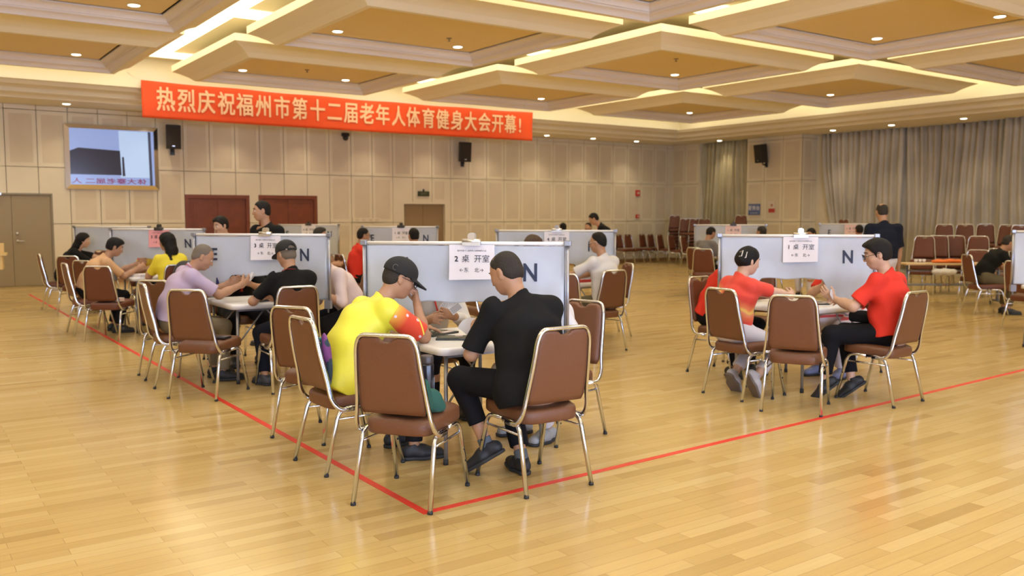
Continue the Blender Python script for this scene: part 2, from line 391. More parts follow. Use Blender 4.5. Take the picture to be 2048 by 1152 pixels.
# ---- loudspeakers
def speaker(x, y, z, yaw, label, tilt=.12, w=.34, h=.56):
    t = empty('wall_speaker', (x, y, z), yaw); tag(t, label, 'speaker')
    b_ = MB(); M = Matrix.Rotation(tilt, 4, 'X')
    q = [(-w / 2, -.15, -h / 2), (w / 2, -.15, -h / 2), (w / 2 * .75, .13, -h / 2), (-w / 2 * .75, .13, -h / 2), (-w / 2, -.15, h / 2), (w / 2, -.15, h / 2), (w / 2 * .75, .13, h / 2), (-w / 2 * .75, .13, h / 2)]
    b_.add([tuple(M @ Vector(p)) for p in q], [(0, 3, 2, 1), (4, 5, 6, 7), (0, 1, 5, 4), (1, 2, 6, 5), (2, 3, 7, 6), (3, 0, 4, 7)])
    b_.build('cabinet', mat('speaker_black', (.022, .018, .014), .6), t, bevel=.012)
    g = MB(); g.box(-w / 2 + .02, -.158, -h / 2 + .03, w / 2 - .02, -.151, h / 2 - .03, M=M); g.build('grille', mat('speaker_grille', (.03, .024, .018), .8, bump=.5, bscale=400), t)
    n = MB(); n.box(-.03, -.155 - .008, -h / 2 + .06, .03, -.158, -h / 2 + .08, M=M); n.build('badge', m_steel, t)
    k = MB(); k.tube([(0, .05, -h / 2 + .02), (0, .06, -h / 2 - .06), (0, .19, -h / 2 - .06)], .022); k.box(-.05, .18, -h / 2 - .14, .05, .2, -h / 2 + .02); k.build('bracket', m_black, t)
speaker(5.62, YF - .22, 3.42, -.15, 'black wall speaker beside the chrome framed screen')
speaker(13.75, YF - .22, 3.40, -.25, 'black wall speaker near the right end of the banner')
speaker(XR - .27, 18.08, 3.47, PI / 2 * -1 - .25, 'black wall speaker on the cream pier between the curtains')

# ---- notices on the pier
t = empty('blue_sign', (XR - .065, 18.48, 1.76)); tag(t, 'square blue sign with white characters on the cream pier', 'sign')
b_ = MB(); b_.box(-.012, -.23, -.17, 0, .23, .17); b_.build('plate', mat('sign_blue', (.10, .14, .34), .5), t)
text_mesh('lettering', '服务台', .15, mat('sign_white', (.7, .7, .72), .6), t, frame3((-.014, 0, .03), (0, -1, 0), (0, 0, 1), (-1, 0, 0)), offset=.003)
text_mesh('small_lettering', 'FU WU TAI', .055, MATS['sign_white'], t, frame3((-.014, 0, -.12), (0, -1, 0), (0, 0, 1), (-1, 0, 0)))
t = empty('fire_notice', (XR - .065, 17.80, 1.83)); tag(t, 'small white and red notice to the right of the blue sign', 'sign')
b_ = MB(); b_.box(-.01, -.12, -.17, 0, .12, .17); b_.build('plate', mat('notice_cream', (.72, .62, .50), .6), t)
b_ = MB(); b_.box(-.013, -.12, -.17, -.0101, .12, -.05); b_.build('red_band', mat('notice_red', (.50, .05, .04), .6), t)
b_ = MB(); b_.lathe([(.045, 0), (.045, .004)], M=frame3((-.0101, 0, .05), (0, 1, 0), (0, 0, 1), (-1, 0, 0))); b_.build('symbol', mat('notice_mark', (.45, .2, .15), .6), t)

# ---- curtains
def curtain(name, y0, y1, x, label, col, seed, z0=.06, z1=ZC - .001, flare=None):
    rnd = random.Random(seed); n = int((y1 - y0) * 34); rows = 14; v = []; f = []
    ph = [rnd.uniform(0, 6.28) for _ in range(8)]
    for j in range(rows + 1):
        tz = j / rows; z = z0 + (z1 - z0) * tz
        for i in range(n + 1):
            u = y0 + (y1 - y0) * i / n
            uu = u + .05 * math.sin(u * 1.7 + ph[0]) * (1 - tz) + .03 * math.sin(5 * tz + u * 2.3 + ph[6])
            d = .060 * math.sin(uu * 2 * PI / .19 + .9 * math.sin(uu * 2.1 + ph[1])) + .030 * math.sin(uu * 2 * PI / .31 + ph[2] + 1.2 * tz) + .014 * math.sin(uu * 2 * PI / .083 + ph[3])
            d += .035 * math.sin(uu * 1.9 + ph[4] + 2.2 * tz)
            yy = u
            if flare: yy = u + flare * (1 - tz) ** 2 * max(0, 1 - (y1 - u) / 1.2)
            v.append((x + d, yy, z))
    for j in range(rows):
        for i in range(n):
            a = j * (n + 1) + i; f.append((a, a + n + 1, a + n + 2, a + 1))
    o = mk(name, v, f, col, smooth=True); s = o.modifiers.new('cloth', 'SOLIDIFY'); s.thickness = .004
    tag(o, label, 'curtain', None); return o
m_cur1 = mat('curtain_olive', (0.44, 0.38, 0.22), .5, noise=.10, nscale=2, sheen=.2)
m_cur2 = mat('curtain_taupe', (0.50, 0.45, 0.36), .5, noise=.16, nscale=1.3, sheen=.2)
curtain('curtain', 18.84, 20.82, XR + .14, 'narrow olive curtain between the far corner and the pier', m_cur1, 3)
curtain('curtain', 13.92, 16.55, XG - .06, 'taupe curtain panel next to the pier, pulled aside at its lower corner', m_cur2, 5, flare=-.8)
curtain('curtain', 11.08, 14.06, XG + .12, 'middle taupe curtain panel behind the standing man', m_cur2, 9)
curtain('curtain', 7.2, 11.215, XG - .06, 'taupe curtain panel at the right edge of the picture', m_cur2, 12)
curtain('curtain', -6.3, 7.2, XG - .06, 'long taupe curtain beyond the right edge of the view', m_cur2, 15)
# the window glass glowing behind the curtain gap
t = empty('window_4', (XG + .40, 6, 1.9)); struct(t)
b_ = MB(); b_.box(0, -12, -1.6, .04, 10.3, 1.6); b_.build('window_pane', emi('window_sky', (.75, .88, 1.0), 2.5), t)
b_ = MB()
for k in range(12): b_.box(-.06, -12 + k * 2.05, -1.7, 0, -11.93 + k * 2.05, 1.7)
b_.build('window_frame', m_steel, t)
# ================================================================== CEILING
SY, SX = 20.9, 21.3          # inner edge of the low soffit (far side, right side)
FY, FX = 20.2, 20.7          # cove fascia
XLs, YNs = XL + 2.0, YN + 2.0
ZS = 4.90                    # slab over the coffers
c_ = MB()
def ring(x0, y0, x1, y1, z0, X0, Y0, X1, Y1, z1, mi=0):
    a = [(x0, y0, z0), (x1, y0, z0), (x1, y1, z0), (x0, y1, z0)]; b = [(X0, Y0, z1), (X1, Y0, z1), (X1, Y1, z1), (X0, Y1, z1)]
    c_.add(a + b, [(0, 1, 5, 4), (1, 2, 6, 5), (2, 3, 7, 6), (3, 0, 4, 7)], mi)
o5 = (XL - .15, YN - .15, XG + .6, YF + .15)
ring(*o5, ZC, XLs - .6, YNs - .6, SX, SY, ZC, 0)
x0, y0, x1, y1 = XLs - .6, YNs - .6, SX, SY; z = ZC
prof = [(0, .02), (.04, .05), (.10, .07), (.18, .075), (.24, .09), (.25, .13), (.27, .17), (.34, .20), (.44, .205), (.52, .215), (.54, .24), (.58, .285), (.60, .29)]
pv = (0, 0)
for d, h in prof:
    ring(x0 + pv[0], y0 + pv[0], x1 - pv[0], y1 - pv[0], ZC + pv[1], x0 + d, y0 + d, x1 - d, y1 - d, ZC + h, 1); pv = (d, h)
ring(x0 + .6, y0 + .6, x1 - .6, y1 - .7, ZC + .29, x0 + .6, y0 + .6, x1 - .6, y1 - .7, ZS, 2)
ring(x0 + .6, y0 + .6, x1 - .6, y1 - .6, ZC + .29, x0 + .6, y0 + .6, x1 - .6, y1 - .7, ZC + .29, 2)
c_.quad((x0, y0, ZS), (x0, y1, ZS), (x1, y1, ZS), (x1, y0, ZS), 2)
m_slab = mat('cove_white', (0.88, 0.80, 0.60), .6)
struct(c_.build('ceiling', mats=[m_ceil, m_ceil, m_slab]), 'cream ceiling with a lit cove running round the room')
# flat top box so no light leaks
r_ = MB(); r_.box(*o5[:2], ZS + .05, o5[2], o5[3], ZS + .15); struct(r_.build('ceiling_slab', m_slab))

ZO, ZL, INS, TOPH = 4.50, 4.30, .36, .12
xs = [4.92 + 5.335 * k for k in range(-2, 3)]; ys = [15.08 - 4.65 * k for k in range(0, 5)]
BW, BH = 4.52, 4.05
dl_proto = None
def coffer(n, X, Y):
    t = empty('trim_%d' % n, (X + BW / 2, Y + BH / 2, 0)); struct(t)
    mb = MB(); w, h = BW / 2, BH / 2
    def rg(i0, z0, i1, z1, mi):
        a = [(-w + i0, -h + i0, z0), (w - i0, -h + i0, z0), (w - i0, h - i0, z0), (-w + i0, h - i0, z0)]
        b = [(-w + i1, -h + i1, z1), (w - i1, -h + i1, z1), (w - i1, h - i1, z1), (-w + i1, h - i1, z1)]
        mb.add(a + b, [(0, 4, 5, 1), (1, 5, 6, 2), (2, 6, 7, 3), (3, 7, 4, 0)], mi)
    rg(0.5, ZO + TOPH, 0, ZO + TOPH, 0); rg(0, ZO + TOPH, 0, ZO, 0)
    rg(0, ZO, .13, ZO - .055, 0); rg(.13, ZO - .055, .26, ZO - .125, 0); rg(.26, ZO - .125, INS, ZL, 0); rg(INS, ZL, INS + .09, ZL, 0)
    # two rounded mouldings climbing to the inner panel
    i, z = INS + .09, ZL
    for b in range(2):
        rg(i, z, i, z + .02, 1); z += .02
        pr = [(0, 0), (.010, .022), (.03, .042), (.06, .055), (.09, .060)] if b == 0 else [(0, 0), (.010, .022), (.03, .042), (.06, .055), (.09, .060)]
        for k in range(4): rg(i + pr[k][0], z + pr[k][1], i + pr[k + 1][0], z + pr[k + 1][1], 1)
        i += .09; z += .06
        rg(i, z, i, z + .022, 1); z += .022; rg(i, z, i + .03, z, 1); i += .03
    body = mb.build('coffer_frame', None, t, mats=[m_ceil, m_mould])
    # mouldings get the satin paint
    p = MB(); p.box(-w + .3, -h + .3, z, w - .3, h - .3, z + .03); p.build('coffer_panel', m_cpanel, t)
    return z
m_glow = mat('lamp_glow', (1, .95, .85), .5, emis=(1.0, .93, .72), estr=14)
m_trim = mat('lamp_trim', (.8, .75, .65), .4)
mbr = MB(); mbr.lathe([(.075, .0), (.098, -.001), (.102, -.006), (.098, -.010), (.082, -.008), (.076, .02)], n=20)
DL_ring = mbr.build('trim_ring', m_trim).data
mbg = MB(); mbg.lathe([(.076, -.004), (.074, -.010), (.05, -.016), (.01, -.019)], n=20)
DL_disc = mbg.build('lamp_disc', m_glow).data
for nm in ('trim_ring', 'lamp_disc'): bpy.data.objects.remove(bpy.data.objects[nm])
LD = bpy.data.lights.new('downlight_beam', 'SPOT'); LD.energy = 66; LD.color = WARM; LD.spot_size = math.radians(128); LD.spot_blend = .8; LD.shadow_soft_size = .07
LDP = bpy.data.lights.new('soffit_beam', 'SPOT'); LDP.energy = 62; LDP.color = (1, .84, .62); LDP.spot_size = math.radians(100); LDP.spot_blend = .9; LDP.shadow_soft_size = .05
LDC = bpy.data.lights.new('cool_beam', 'SPOT'); LDC.energy = 115; LDC.color = (.80, .86, 1.0); LDC.spot_size = math.radians(135); LDC.spot_blend = .8; LDC.shadow_soft_size = .07
def downlight(x, y, z, label, group=None, L=LD):
    t = empty('ceiling_downlight', (x, y, z)); tag(t, label, 'ceiling light', group)
    for nm, me in (('trim_ring', DL_ring), ('lamp_disc', DL_disc)):
        o = bpy.data.objects.new(nm, me); COL.objects.link(o); o.parent = t
    b = bpy.data.objects.new(L.name, L); COL.objects.link(b); b.parent = t; b.location = (0, 0, -.04)
    return t
DLAB = {  # (column, row from the far side, dx, dy) -> which one
 (1, 0, 1, 1): 'round downlight in the left coffer above the grey door', (1, 1, 1, 1): 'bluish-white downlight at the top left edge of the picture',
 (2, 0, -1, 1): 'left downlight of the pair in the coffer just above the red banner', (2, 0, 1, 1): 'right downlight of the pair in the coffer just above the red banner',
 (2, 1, -1, 1): 'left downlight of the pair in the coffer nearer than the banner', (2, 1, 1, 1): 'right downlight of the pair in the coffer nearer than the banner',
 (3, 1, 1, 1): 'downlight in the middle coffer, right of the banner', (4, 0, 1, 1): 'downlight in the far corner coffer at the end of the room',
 (3, 2, 1, 1): 'downlight in the upper right coffer, lower left of its two lamps', (3, 2, 1, -1): 'downlight at the upper right edge of the picture, right of its neighbour',
 (4, 1, 1, 1): 'downlight in the coffer near the curtains, left one', (4, 2, 1, 1): 'downlight at the right edge of the picture above the curtains'}
n = 0; zp = 4.48
for i, X in enumerate(xs):
    for j, Y in enumerate(ys):
        n += 1; zp = coffer(n, X, Y)
for i, X in enumerate(xs):
    for j, Y in enumerate(ys):
        for dx in (-1, 1):
            for dy in (-1, 1):
                lab = DLAB.get((i, j, dx, dy))
                # only the lamps the photograph shows lit, plus the rows over and behind the viewpoint
                if lab is None and dy == -1 and dx == -1: continue
                cool = (i, j) in ((1, 1), (1, 2), (0, 1), (1, 3), (2, 3))
                downlight(X + BW / 2 + dx * 1.13, Y + BH / 2 + dy * 1.0, zp, lab or 'round recessed downlight in a coffer hidden from or outside the view', None if lab else 'downlights outside the view', LDC if cool else LD)
SL = {3.3: 'soffit downlight above the left end of the far wall, left of the banner', 16.42: 'first soffit downlight to the right of the banner', 18.25: 'second soffit downlight to the right of the banner', 20.1: 'soffit downlight closest to the far corner'}
for x in (-4.1, -2.25, -.4, 1.45, 3.3, 5.15, 7.0, 8.87, 10.75, 12.6, 14.5, 16.42, 18.25, 20.1):
    lab = SL.get(x); downlight(x, 21.5, ZC, lab or 'soffit downlight along the far wall hidden by the banner or outside the view', None if lab else 'far soffit downlights not in view', LDP)
SR = {19.75: 'soffit downlight in front of the narrow olive curtain', 15.55: 'soffit downlight at the start of the long curtain, nearest the pier', 13.75: 'soffit downlight over the long curtain, middle of three', 11.8: 'soffit downlight over the long curtain, rightmost of three'}
for y in (-2, 0, 2, 4, 6, 8, 9.9, 11.8, 13.75, 15.55, 19.75):
    lab = SR.get(y); downlight(22.1, y, ZC, lab or 'soffit downlight along the right wall outside the view', None if lab else 'right soffit downlights not in view', LDP)
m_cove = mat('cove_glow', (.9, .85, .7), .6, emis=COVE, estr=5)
# glowing strips under the slab stand in for its cove-lit brightness
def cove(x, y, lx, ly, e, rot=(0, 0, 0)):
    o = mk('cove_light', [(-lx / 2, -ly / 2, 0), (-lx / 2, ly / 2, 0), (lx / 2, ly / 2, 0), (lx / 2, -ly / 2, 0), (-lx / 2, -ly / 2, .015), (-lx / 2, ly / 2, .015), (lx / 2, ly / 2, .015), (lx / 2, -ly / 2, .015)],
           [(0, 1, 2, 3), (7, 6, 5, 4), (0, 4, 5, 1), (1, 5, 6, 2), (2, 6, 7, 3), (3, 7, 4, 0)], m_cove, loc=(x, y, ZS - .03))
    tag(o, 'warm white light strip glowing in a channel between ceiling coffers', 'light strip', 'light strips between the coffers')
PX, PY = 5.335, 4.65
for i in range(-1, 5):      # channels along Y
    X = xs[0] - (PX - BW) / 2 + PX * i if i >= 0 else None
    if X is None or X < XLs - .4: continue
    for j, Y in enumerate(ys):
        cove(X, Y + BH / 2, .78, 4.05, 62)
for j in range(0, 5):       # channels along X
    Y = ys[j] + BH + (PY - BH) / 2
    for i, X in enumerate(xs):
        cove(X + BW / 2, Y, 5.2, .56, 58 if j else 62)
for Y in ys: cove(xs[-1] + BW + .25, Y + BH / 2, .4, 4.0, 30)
# sprinklers and smoke detectors
for k, (x, y, lb) in enumerate(((7.1, 17.3, 'small sprinkler head in the coffer just above the red banner'), (7.8, 12.9, 'small sprinkler head in the golden coffer panel nearer than the banner'),
                 (12.3, 12.1, 'small sprinkler head in the middle coffer'), (14.9, 7.6, 'round smoke detector in the upper right coffer'),
                 (9.0, 17.6, 'dark smoke detector in the coffer over the middle of the banner'), (19.6, 18.1, 'dark smoke detector in the far corner coffer'), (15.2, 6.9, 'flat sprinkler plate in the upper right coffer'))):
    t = empty('smoke_detector' if 'smoke' in lb else 'sprinkler_head', (x, y, zp)); tag(t, lb, 'smoke detector' if 'smoke' in lb else 'sprinkler')
    b_ = MB(); b_.lathe([(.07, 0), (.07, -.02), (.045, -.05), (.02, -.06)] if 'smoke' in lb else [(.05, 0), (.05, -.008), (.012, -.012), (.012, -.05), (.03, -.052)]); b_.build('body', mat('detector_grey', (.30, .22, .13), .5), t)

# ================================================================== BANNER
def banner():
    x0, x1, y, zb, zt = 4.53, 14.83, 20.08, 3.64, 4.415
    rnd = random.Random(4); nx, nz = 160, 12; v = []; f = []
    def off(u, t): # ripples of thin cloth
        return .006 * math.sin(u * 2.1 + 5 * t) + .004 * math.sin(u * 5.3 - 7 * t + 1) * t + .008 * t * math.sin(u * .7)
    for j in range(nz + 1):
        t = j / nz
        for i in range(nx + 1):
            u = x0 + (x1 - x0) * i / nx; s = math.sin(PI * (i / nx))
            z = zb + (zt - zb) * t - .03 * s * (1 if t > .5 else .6) + .008 * math.sin(u * 3.1) * t
            v.append((u, y + off(u, t), z))
    for j in range(nz):
        for i in range(nx): a = j * (nx + 1) + i; f.append((a, a + 1, a + nx + 2, a + nx + 1))
    t = empty('banner', (0, 0, 0)); tag(t, 'long red cloth banner with cream Chinese characters hung below the ceiling', 'banner')
    o = mk('cloth', v, f, mat('banner_red', (0.80, 0.085, 0.018), .55, noise=.06, nscale=1.2, spec=.3), t, smooth=True)
    s = o.modifiers.new('t', 'SOLIDIFY'); s.thickness = .003
    txt = '热烈庆祝福州市第十二届老年人体育健身大会开幕!'
    m = mat('banner_letter', (0.90, 0.56, 0.33), .6)
    px = [342.5, 383.6, 422.5, 461.5, 498, 535, 571, 606, 641, 674, 707, 738, 769, 800, 829, 859, 887, 915, 942, 969, 995, 1020, 1039]
    for ch, p in zip(txt, px):
        # from the letter's bearing to its place along the banner
        a = (p - 1024) / 1770.; c, s_ = math.cos(math.radians(-35.142)), math.sin(math.radians(-35.142))
        rx, ry = a * c - s_ * .997, a * s_ + c * .997
        X = rx / ry * y
        g = text_mesh('character', ch, .44, m, o, WALLM(X, y - .012 + min(off(X + a_, t_) for a_ in (-.2, 0, .2) for t_ in (.25, .5, .75)), zb + .375), bold=.0080, sx=.90, sy=1.2)
    rp = MB(); rp.tube([(x0, y, zt + .01), (x0 - .25, y + .1, zt + .16)], .004); rp.tube([(x1, y, zt + .01), (x1 + .25, y + .1, zt + .16)], .004); rp.build('cord', m_white, t)
banner()
# ================================================================== FURNITURE
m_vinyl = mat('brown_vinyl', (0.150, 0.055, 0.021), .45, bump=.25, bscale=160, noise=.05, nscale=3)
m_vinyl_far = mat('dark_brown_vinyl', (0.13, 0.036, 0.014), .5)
m_foot = mat('rubber_foot', (0.02, 0.02, 0.02), .7)
def lerp(a, b, t): return a + (b - a) * t
def make_chair(name, label, far=False):
    r = empty(name); tag(r, label, 'chair')
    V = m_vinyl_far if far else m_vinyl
    # seat cushion: rounded trapezoid, slightly domed
    mb = MB(); rings = []; nn = 40
    def outline(inset, z, dome=0):
        pts = []
        for i in range(nn):
            a = 2 * PI * (i + .5) / nn; c, s = math.cos(a), math.sin(a); p = 2 / 5.5
            x = math.copysign(abs(c) ** p, c); y = math.copysign(abs(s) ** p, s)
            wy = lerp(.196, .222, (x + 1) / 2) - inset; wx = .222 - inset
            pts.append((.018 + x * wx, y * wy, z + .012 * x - dome * 0))
        return pts
    prof = [(.03, .396), (.006, .399), (0, .408), (0, .455), (.005, .470), (.018, .480), (.06, .486), (.13, .488)]
    v = []; f = []
    for ins, z in prof: v += outline(ins, z)
    for j in range(len(prof) - 1):
        for i in range(nn): f.append((j * nn + i, j * nn + (i + 1) % nn, (j + 1) * nn + (i + 1) % nn, (j + 1) * nn + i))
    f.append(tuple(reversed(range(nn)))); f.append(tuple(range((len(prof) - 1) * nn, len(prof) * nn)))
    mk('seat', v, f, V, r, smooth=True)
    # back pad: leans backwards, hand-hold scoop in its top edge
    def bk(y, h, d):   # y across, h height, d out of the pad toward the sitter
        t = (h - .44) / .505; x = -.196 - .105 * t - .012 * math.sin(PI * t); return (x + d, y, h)
    nu, nv = 15, 18; v = []; f = []
    def width(h):
        t = (h - .50) / .43; w = lerp(.198, .168, min(max(t, 0), 1))
        tt = (h - .875) / .055
        if tt > 0: w -= .052 * (1 - math.sqrt(max(0, 1 - min(tt, 1) ** 2)))
        tb = (.55 - h) / .05
        if tb > 0: w -= .02 * tb * tb
        return w
    for side in (0, 1):
        for j in range(nv + 1):
            s_ = j / nv; h0 = .505 + (.925 - .505) * (1 - (1 - s_) ** 1.35)
            for i in range(nu + 1):
                a = i / nu * 2 - 1; h = h0
                scoop = .030 * math.exp(-(a / .30) ** 4) * max(0, (s_ - .6) / .4) ** 2
                h -= scoop; w = width(h0) - .002; y = a * w
                ed = min(1, (1 - abs(a)) * 7, (1 - s_) * 9 + .05, s_ * 9 + .05); e = math.sqrt(max(0, 1 - (1 - ed) ** 2))
                d = (.004 + .022 * e + .006 * math.cos(a * PI / 2)) if side else -(.006 + .006 * e)
                v.append(bk(y, h, d))
    n1 = (nu + 1) * (nv + 1)
    for j in range(nv):
        for i in range(nu):
            a = j * (nu + 1) + i; f.append((a, a + nu + 1, a + nu + 2, a + 1)); b = n1 + a; f.append((b, b + 1, b + nu + 2, b + nu + 1))
    for j in range(nv):
        for i0, fl_ in ((0, 0), (nu, 1)):
            a = j * (nu + 1) + i0; b = a + nu + 1; q = (a, b, n1 + b, n1 + a); f.append(q if fl_ else tuple(reversed(q)))
    for i in range(nu):
        a = i; f.append((a, a + 1, n1 + a + 1, n1 + a)); a = nv * (nu + 1) + i; f.append((a, n1 + a, n1 + a + 1, a + 1))
    mk('backrest', v, f, V, r, smooth=True)
    n = 6 if far else 8
    # back hoop: from under the seat side, round the heel bend, up, over the top
    def hp(y, h, dx=0): p = bk(y, h, 0); return (p[0] - .004 + dx, p[1], p[2])
    side = [(-.06, .232, .392), (-.175, .232, .392), hp(.222, .46, -.014), hp(.206, .56), hp(.188, .75), hp(.178, .875), hp(.150, .936), hp(0, .946)]
    L = [Vector(p) for p in side]; R = [Vector((p.x, -p.y, p.z)) for p in reversed(L[:-1])]
    path = rpath([tuple(p) for p in L[:-1]] + [tuple(p) for p in R], [0, .07, .06, .1, .2, .12, .09, .09, .12, .2, .1, .06, .07, 0], 3 if far else 4)
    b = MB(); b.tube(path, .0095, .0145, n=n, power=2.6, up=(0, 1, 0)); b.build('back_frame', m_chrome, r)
    # four legs, each carrying its half of the side rail
    for sx in (-1, 1):
        for sy in (1, -1):
            x_t, x_f = (-.165, -.262) if sx < 0 else (.165, .262)
            pts = rpath([(.0 if sx > 0 else -.0, sy * .212, .398), (x_t, sy * .212, .398), (x_f, sy * .226, .012)], .07, 5)
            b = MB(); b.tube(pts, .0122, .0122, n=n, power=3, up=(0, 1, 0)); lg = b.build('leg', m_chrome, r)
            if not far:
                b = MB(); b.tube([(x_f + (.002 if sx < 0 else -.002), sy * .2258, .016), (x_f, sy * .226, 0)], .0135, n=8, power=3, up=(0, 1, 0)); b.build('foot_cap', m_foot, lg)
                if sx > 0:
                    b = MB()
                    for k in (.16, .23): M = Matrix.Translation((.262 - .097 * k / .39 + .0, sy * (.226 - .014 * k / .39 + .0115), k)) @ Matrix.Rotation(PI / 2, 4, 'X'); b.lathe([(.0065, -.0015), (.0065, .0015)], n=8, M=M)
                    b.build('stacking_bumper', m_foot, lg)
    for sy in (1, -1):
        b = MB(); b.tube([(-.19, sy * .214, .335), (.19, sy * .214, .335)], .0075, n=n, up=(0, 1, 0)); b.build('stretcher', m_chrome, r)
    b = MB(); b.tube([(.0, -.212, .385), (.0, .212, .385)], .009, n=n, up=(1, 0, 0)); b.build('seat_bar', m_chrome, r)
    return r
chair0 = make_chair('banquet_chair', 'x'); chairF = make_chair('banquet_chair', 'x', True)
used = {0: False, 1: False}
def chair(x, y, deg, label, group=None, far=False, z=0, tilt=0):
    k = 1 if far else 0; src = chairF if far else chair0
    if not used[k]: o = src; used[k] = True
    else: o = copy_tree(src)
    o.location = (x, y, z); o.rotation_euler = (0, math.radians(tilt), math.radians(deg))
    o['label'] = label
    if group: o['group'] = group
    else: o['group'] = 'banquet chairs round the card tables'
    return o
G2 = 'banquet chairs at the second table'
CH = [
 (2.32, 4.26, 36, 'nearest empty brown chair in the foreground, a green jacket on its seat'),
 (3.04, 4.10, 88, 'brown chair the man in black sits on at table 2'),
 (2.32, 5.09, 2, 'brown chair the man in the yellow shirt sits on'),
 (2.47, 5.87, 28, 'empty brown chair directly behind the chair of the yellow-shirted man'),
 (3.82, 4.87, 190, 'brown chair behind the right end of the nearest screen, a white sleeve against it'),
 (3.42, 6.08, 268, 'chair hidden behind the screen of table 2 under the card holder in white'),
 (2.23, 7.76, 42, 'empty brown chair left of centre with a flat black wallet on its seat'),
 (2.17, 8.49, 357, 'brown chair the man in the lilac polo shirt sits on'),
 (2.28, 9.06, 39, 'empty brown chair to the left of and behind the man in lilac'),
 (2.92, 7.66, 86, 'brown chair with the man in the black cap and black shirt on it'),
 (3.82, 8.42, 182, 'chair the man in the pale pink shirt sits on behind screen 3'),
 (2.96, 9.42, 270, 'chair behind the screen of table 3 under the player in black'),
 (6.72, 5.91, 277, 'brown chair under the person in red behind the left end of screen 1'),
 (6.04, 5.07, 357, 'brown chair the woman with the hair clips sits on'),
 (5.95, 4.46, 29, 'empty brown chair on the right with a black bag on its seat'),
 (6.80, 4.26, 92, 'brown chair the person in the red polo shirt and glasses sits on'),
 (7.72, 5.20, 185, 'chair behind the screen of table 1 under the player in white trousers'),
 (7.55, 6.25, 205, 'empty chair seen through the opening of screen 1'),
 (6.70, 7.80, 90, 'brown chair under the man in the white shirt at table 4'),
 (6.02, 7.55, 45, 'empty brown chair seen just right of screen 2, left of the man in white'),
 (7.57, 8.63, 158, 'empty chair behind the white-shirted man at table 4, mostly hidden by his chair'),
 (5.75, 8.75, 0, 'chair at table 4 hidden behind screen 2'),
 (6.75, 9.75, 268, 'empty chair seen through the opening of screen 4'),
 (2.26, 11.99, 51, 'empty dark brown chair in front of the man in the peach shirt'),
 (2.15, 12.72, 2, 'chair seen side-on under the man in the peach shirt'),
 (2.42, 12.0 + 1.5, 30, 'brown chair between the side-on chair and the woman in black, half hidden'),
 (3.0, 11.82, 88, 'chair of the woman in yellow, with a backpack hung on it'),
 (3.1, 13.75, 270, 'chair behind the screen with the pink notice'),
 (2.42, 15.24, 51, 'empty brown chair in front of the long-haired woman in black'),
 (2.28, 16.14, 0, 'leftmost brown chair of all, seen exactly from the side near the grey door'),
 (3.10, 17.1, 270, 'chair behind the leftmost screen'),
 (6.18, 13.15, 0, 'chair of the seated man in red near the middle door'),
 (6.45, 12.25, 40, 'chair right of the seated man in red, touching the left edge of screen 2'),
 (7.1, 12.35, 88, 'chair whose sitter only shows the top of a dark head above screen 2'),
 (13.05, 12.0, 0, 'chair of the man in grey beyond table 1'),
 (12.68, 11.60, 30, 'orange-brown empty chair in front of the man in grey'),
 (14.05, 11.3, 90, 'chair hidden behind screen 1 under the short dark-haired player'),
 (14.22, 7.14, -38, 'brown chair seen side-on under the man in black at the right edge'),
 (12.80, 5.80, 343, 'brown chair cut by the right edge of the picture'),
 (14.2, 9.45, 145, 'brown chair with a chrome frame beside the trestle table, a bag on its seat'),
 (14.35, 10.35, 200, 'chair of the person in red beyond the standing man'),
]
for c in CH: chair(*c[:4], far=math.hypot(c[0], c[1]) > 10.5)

# ---- stacks and rows of spare chairs
def at(px, F):      # floor place at depth F in front of the viewpoint, on the bearing of image column px
    a = (px - 1024) / 1770.; q = math.radians(-35.142); return ((a * math.cos(q) - math.sin(q)) * F, (a * math.sin(q) + math.cos(q)) * F)
def stack(x, y, deg, n, name):
    for k in range(n):
        d = math.radians(deg); s = .03 * k
        lab = ('bottom chair of ' if k == 0 else 'top chair of ' if k == n - 1 else 'a middle chair of ') + name
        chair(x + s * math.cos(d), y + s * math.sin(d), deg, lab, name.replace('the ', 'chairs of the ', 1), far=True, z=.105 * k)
for px, Yw, d, lab in ((1249, 21.55, -85, 'chair against the far wall, first to the right of screen 4'), (1268, 21.55, -85, 'chair against the far wall, second to the right of screen 4'),
                (1297, 21.55, -80, 'chair against the far wall, third to the right of screen 4'), (1314, 21.4, -80, 'chair against the far wall, closest to the corner stacks'),
                (1334, 20.9, -75, 'dark chair left in front of the corner stacks'), (1357, 19.9, -78, 'dark chair in the middle in front of the corner stacks'), (1383, 19.0, -72, 'dark chair right in front of the corner stacks')):
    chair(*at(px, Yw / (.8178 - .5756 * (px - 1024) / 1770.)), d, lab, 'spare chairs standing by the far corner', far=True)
stack(*at(1349, 29.8), 228, 7, 'the tall chair stack deepest in the far corner')
stack(*at(1371, 29.0), 228, 6, 'the middle chair stack of the far corner')
stack(*at(1390, 28.6), 225, 6, 'the right chair stack of the far corner')
stack(*at(1408, 28.2), 222, 6, 'the last chair stack beside the olive curtain')
stack(21.6, 18.4, -150, 7, 'the chair stack half hidden by the pale far screen')
stack(*at(1678, 23.5), 170, 6, 'the single chair stack at the curtain edge by the pier')
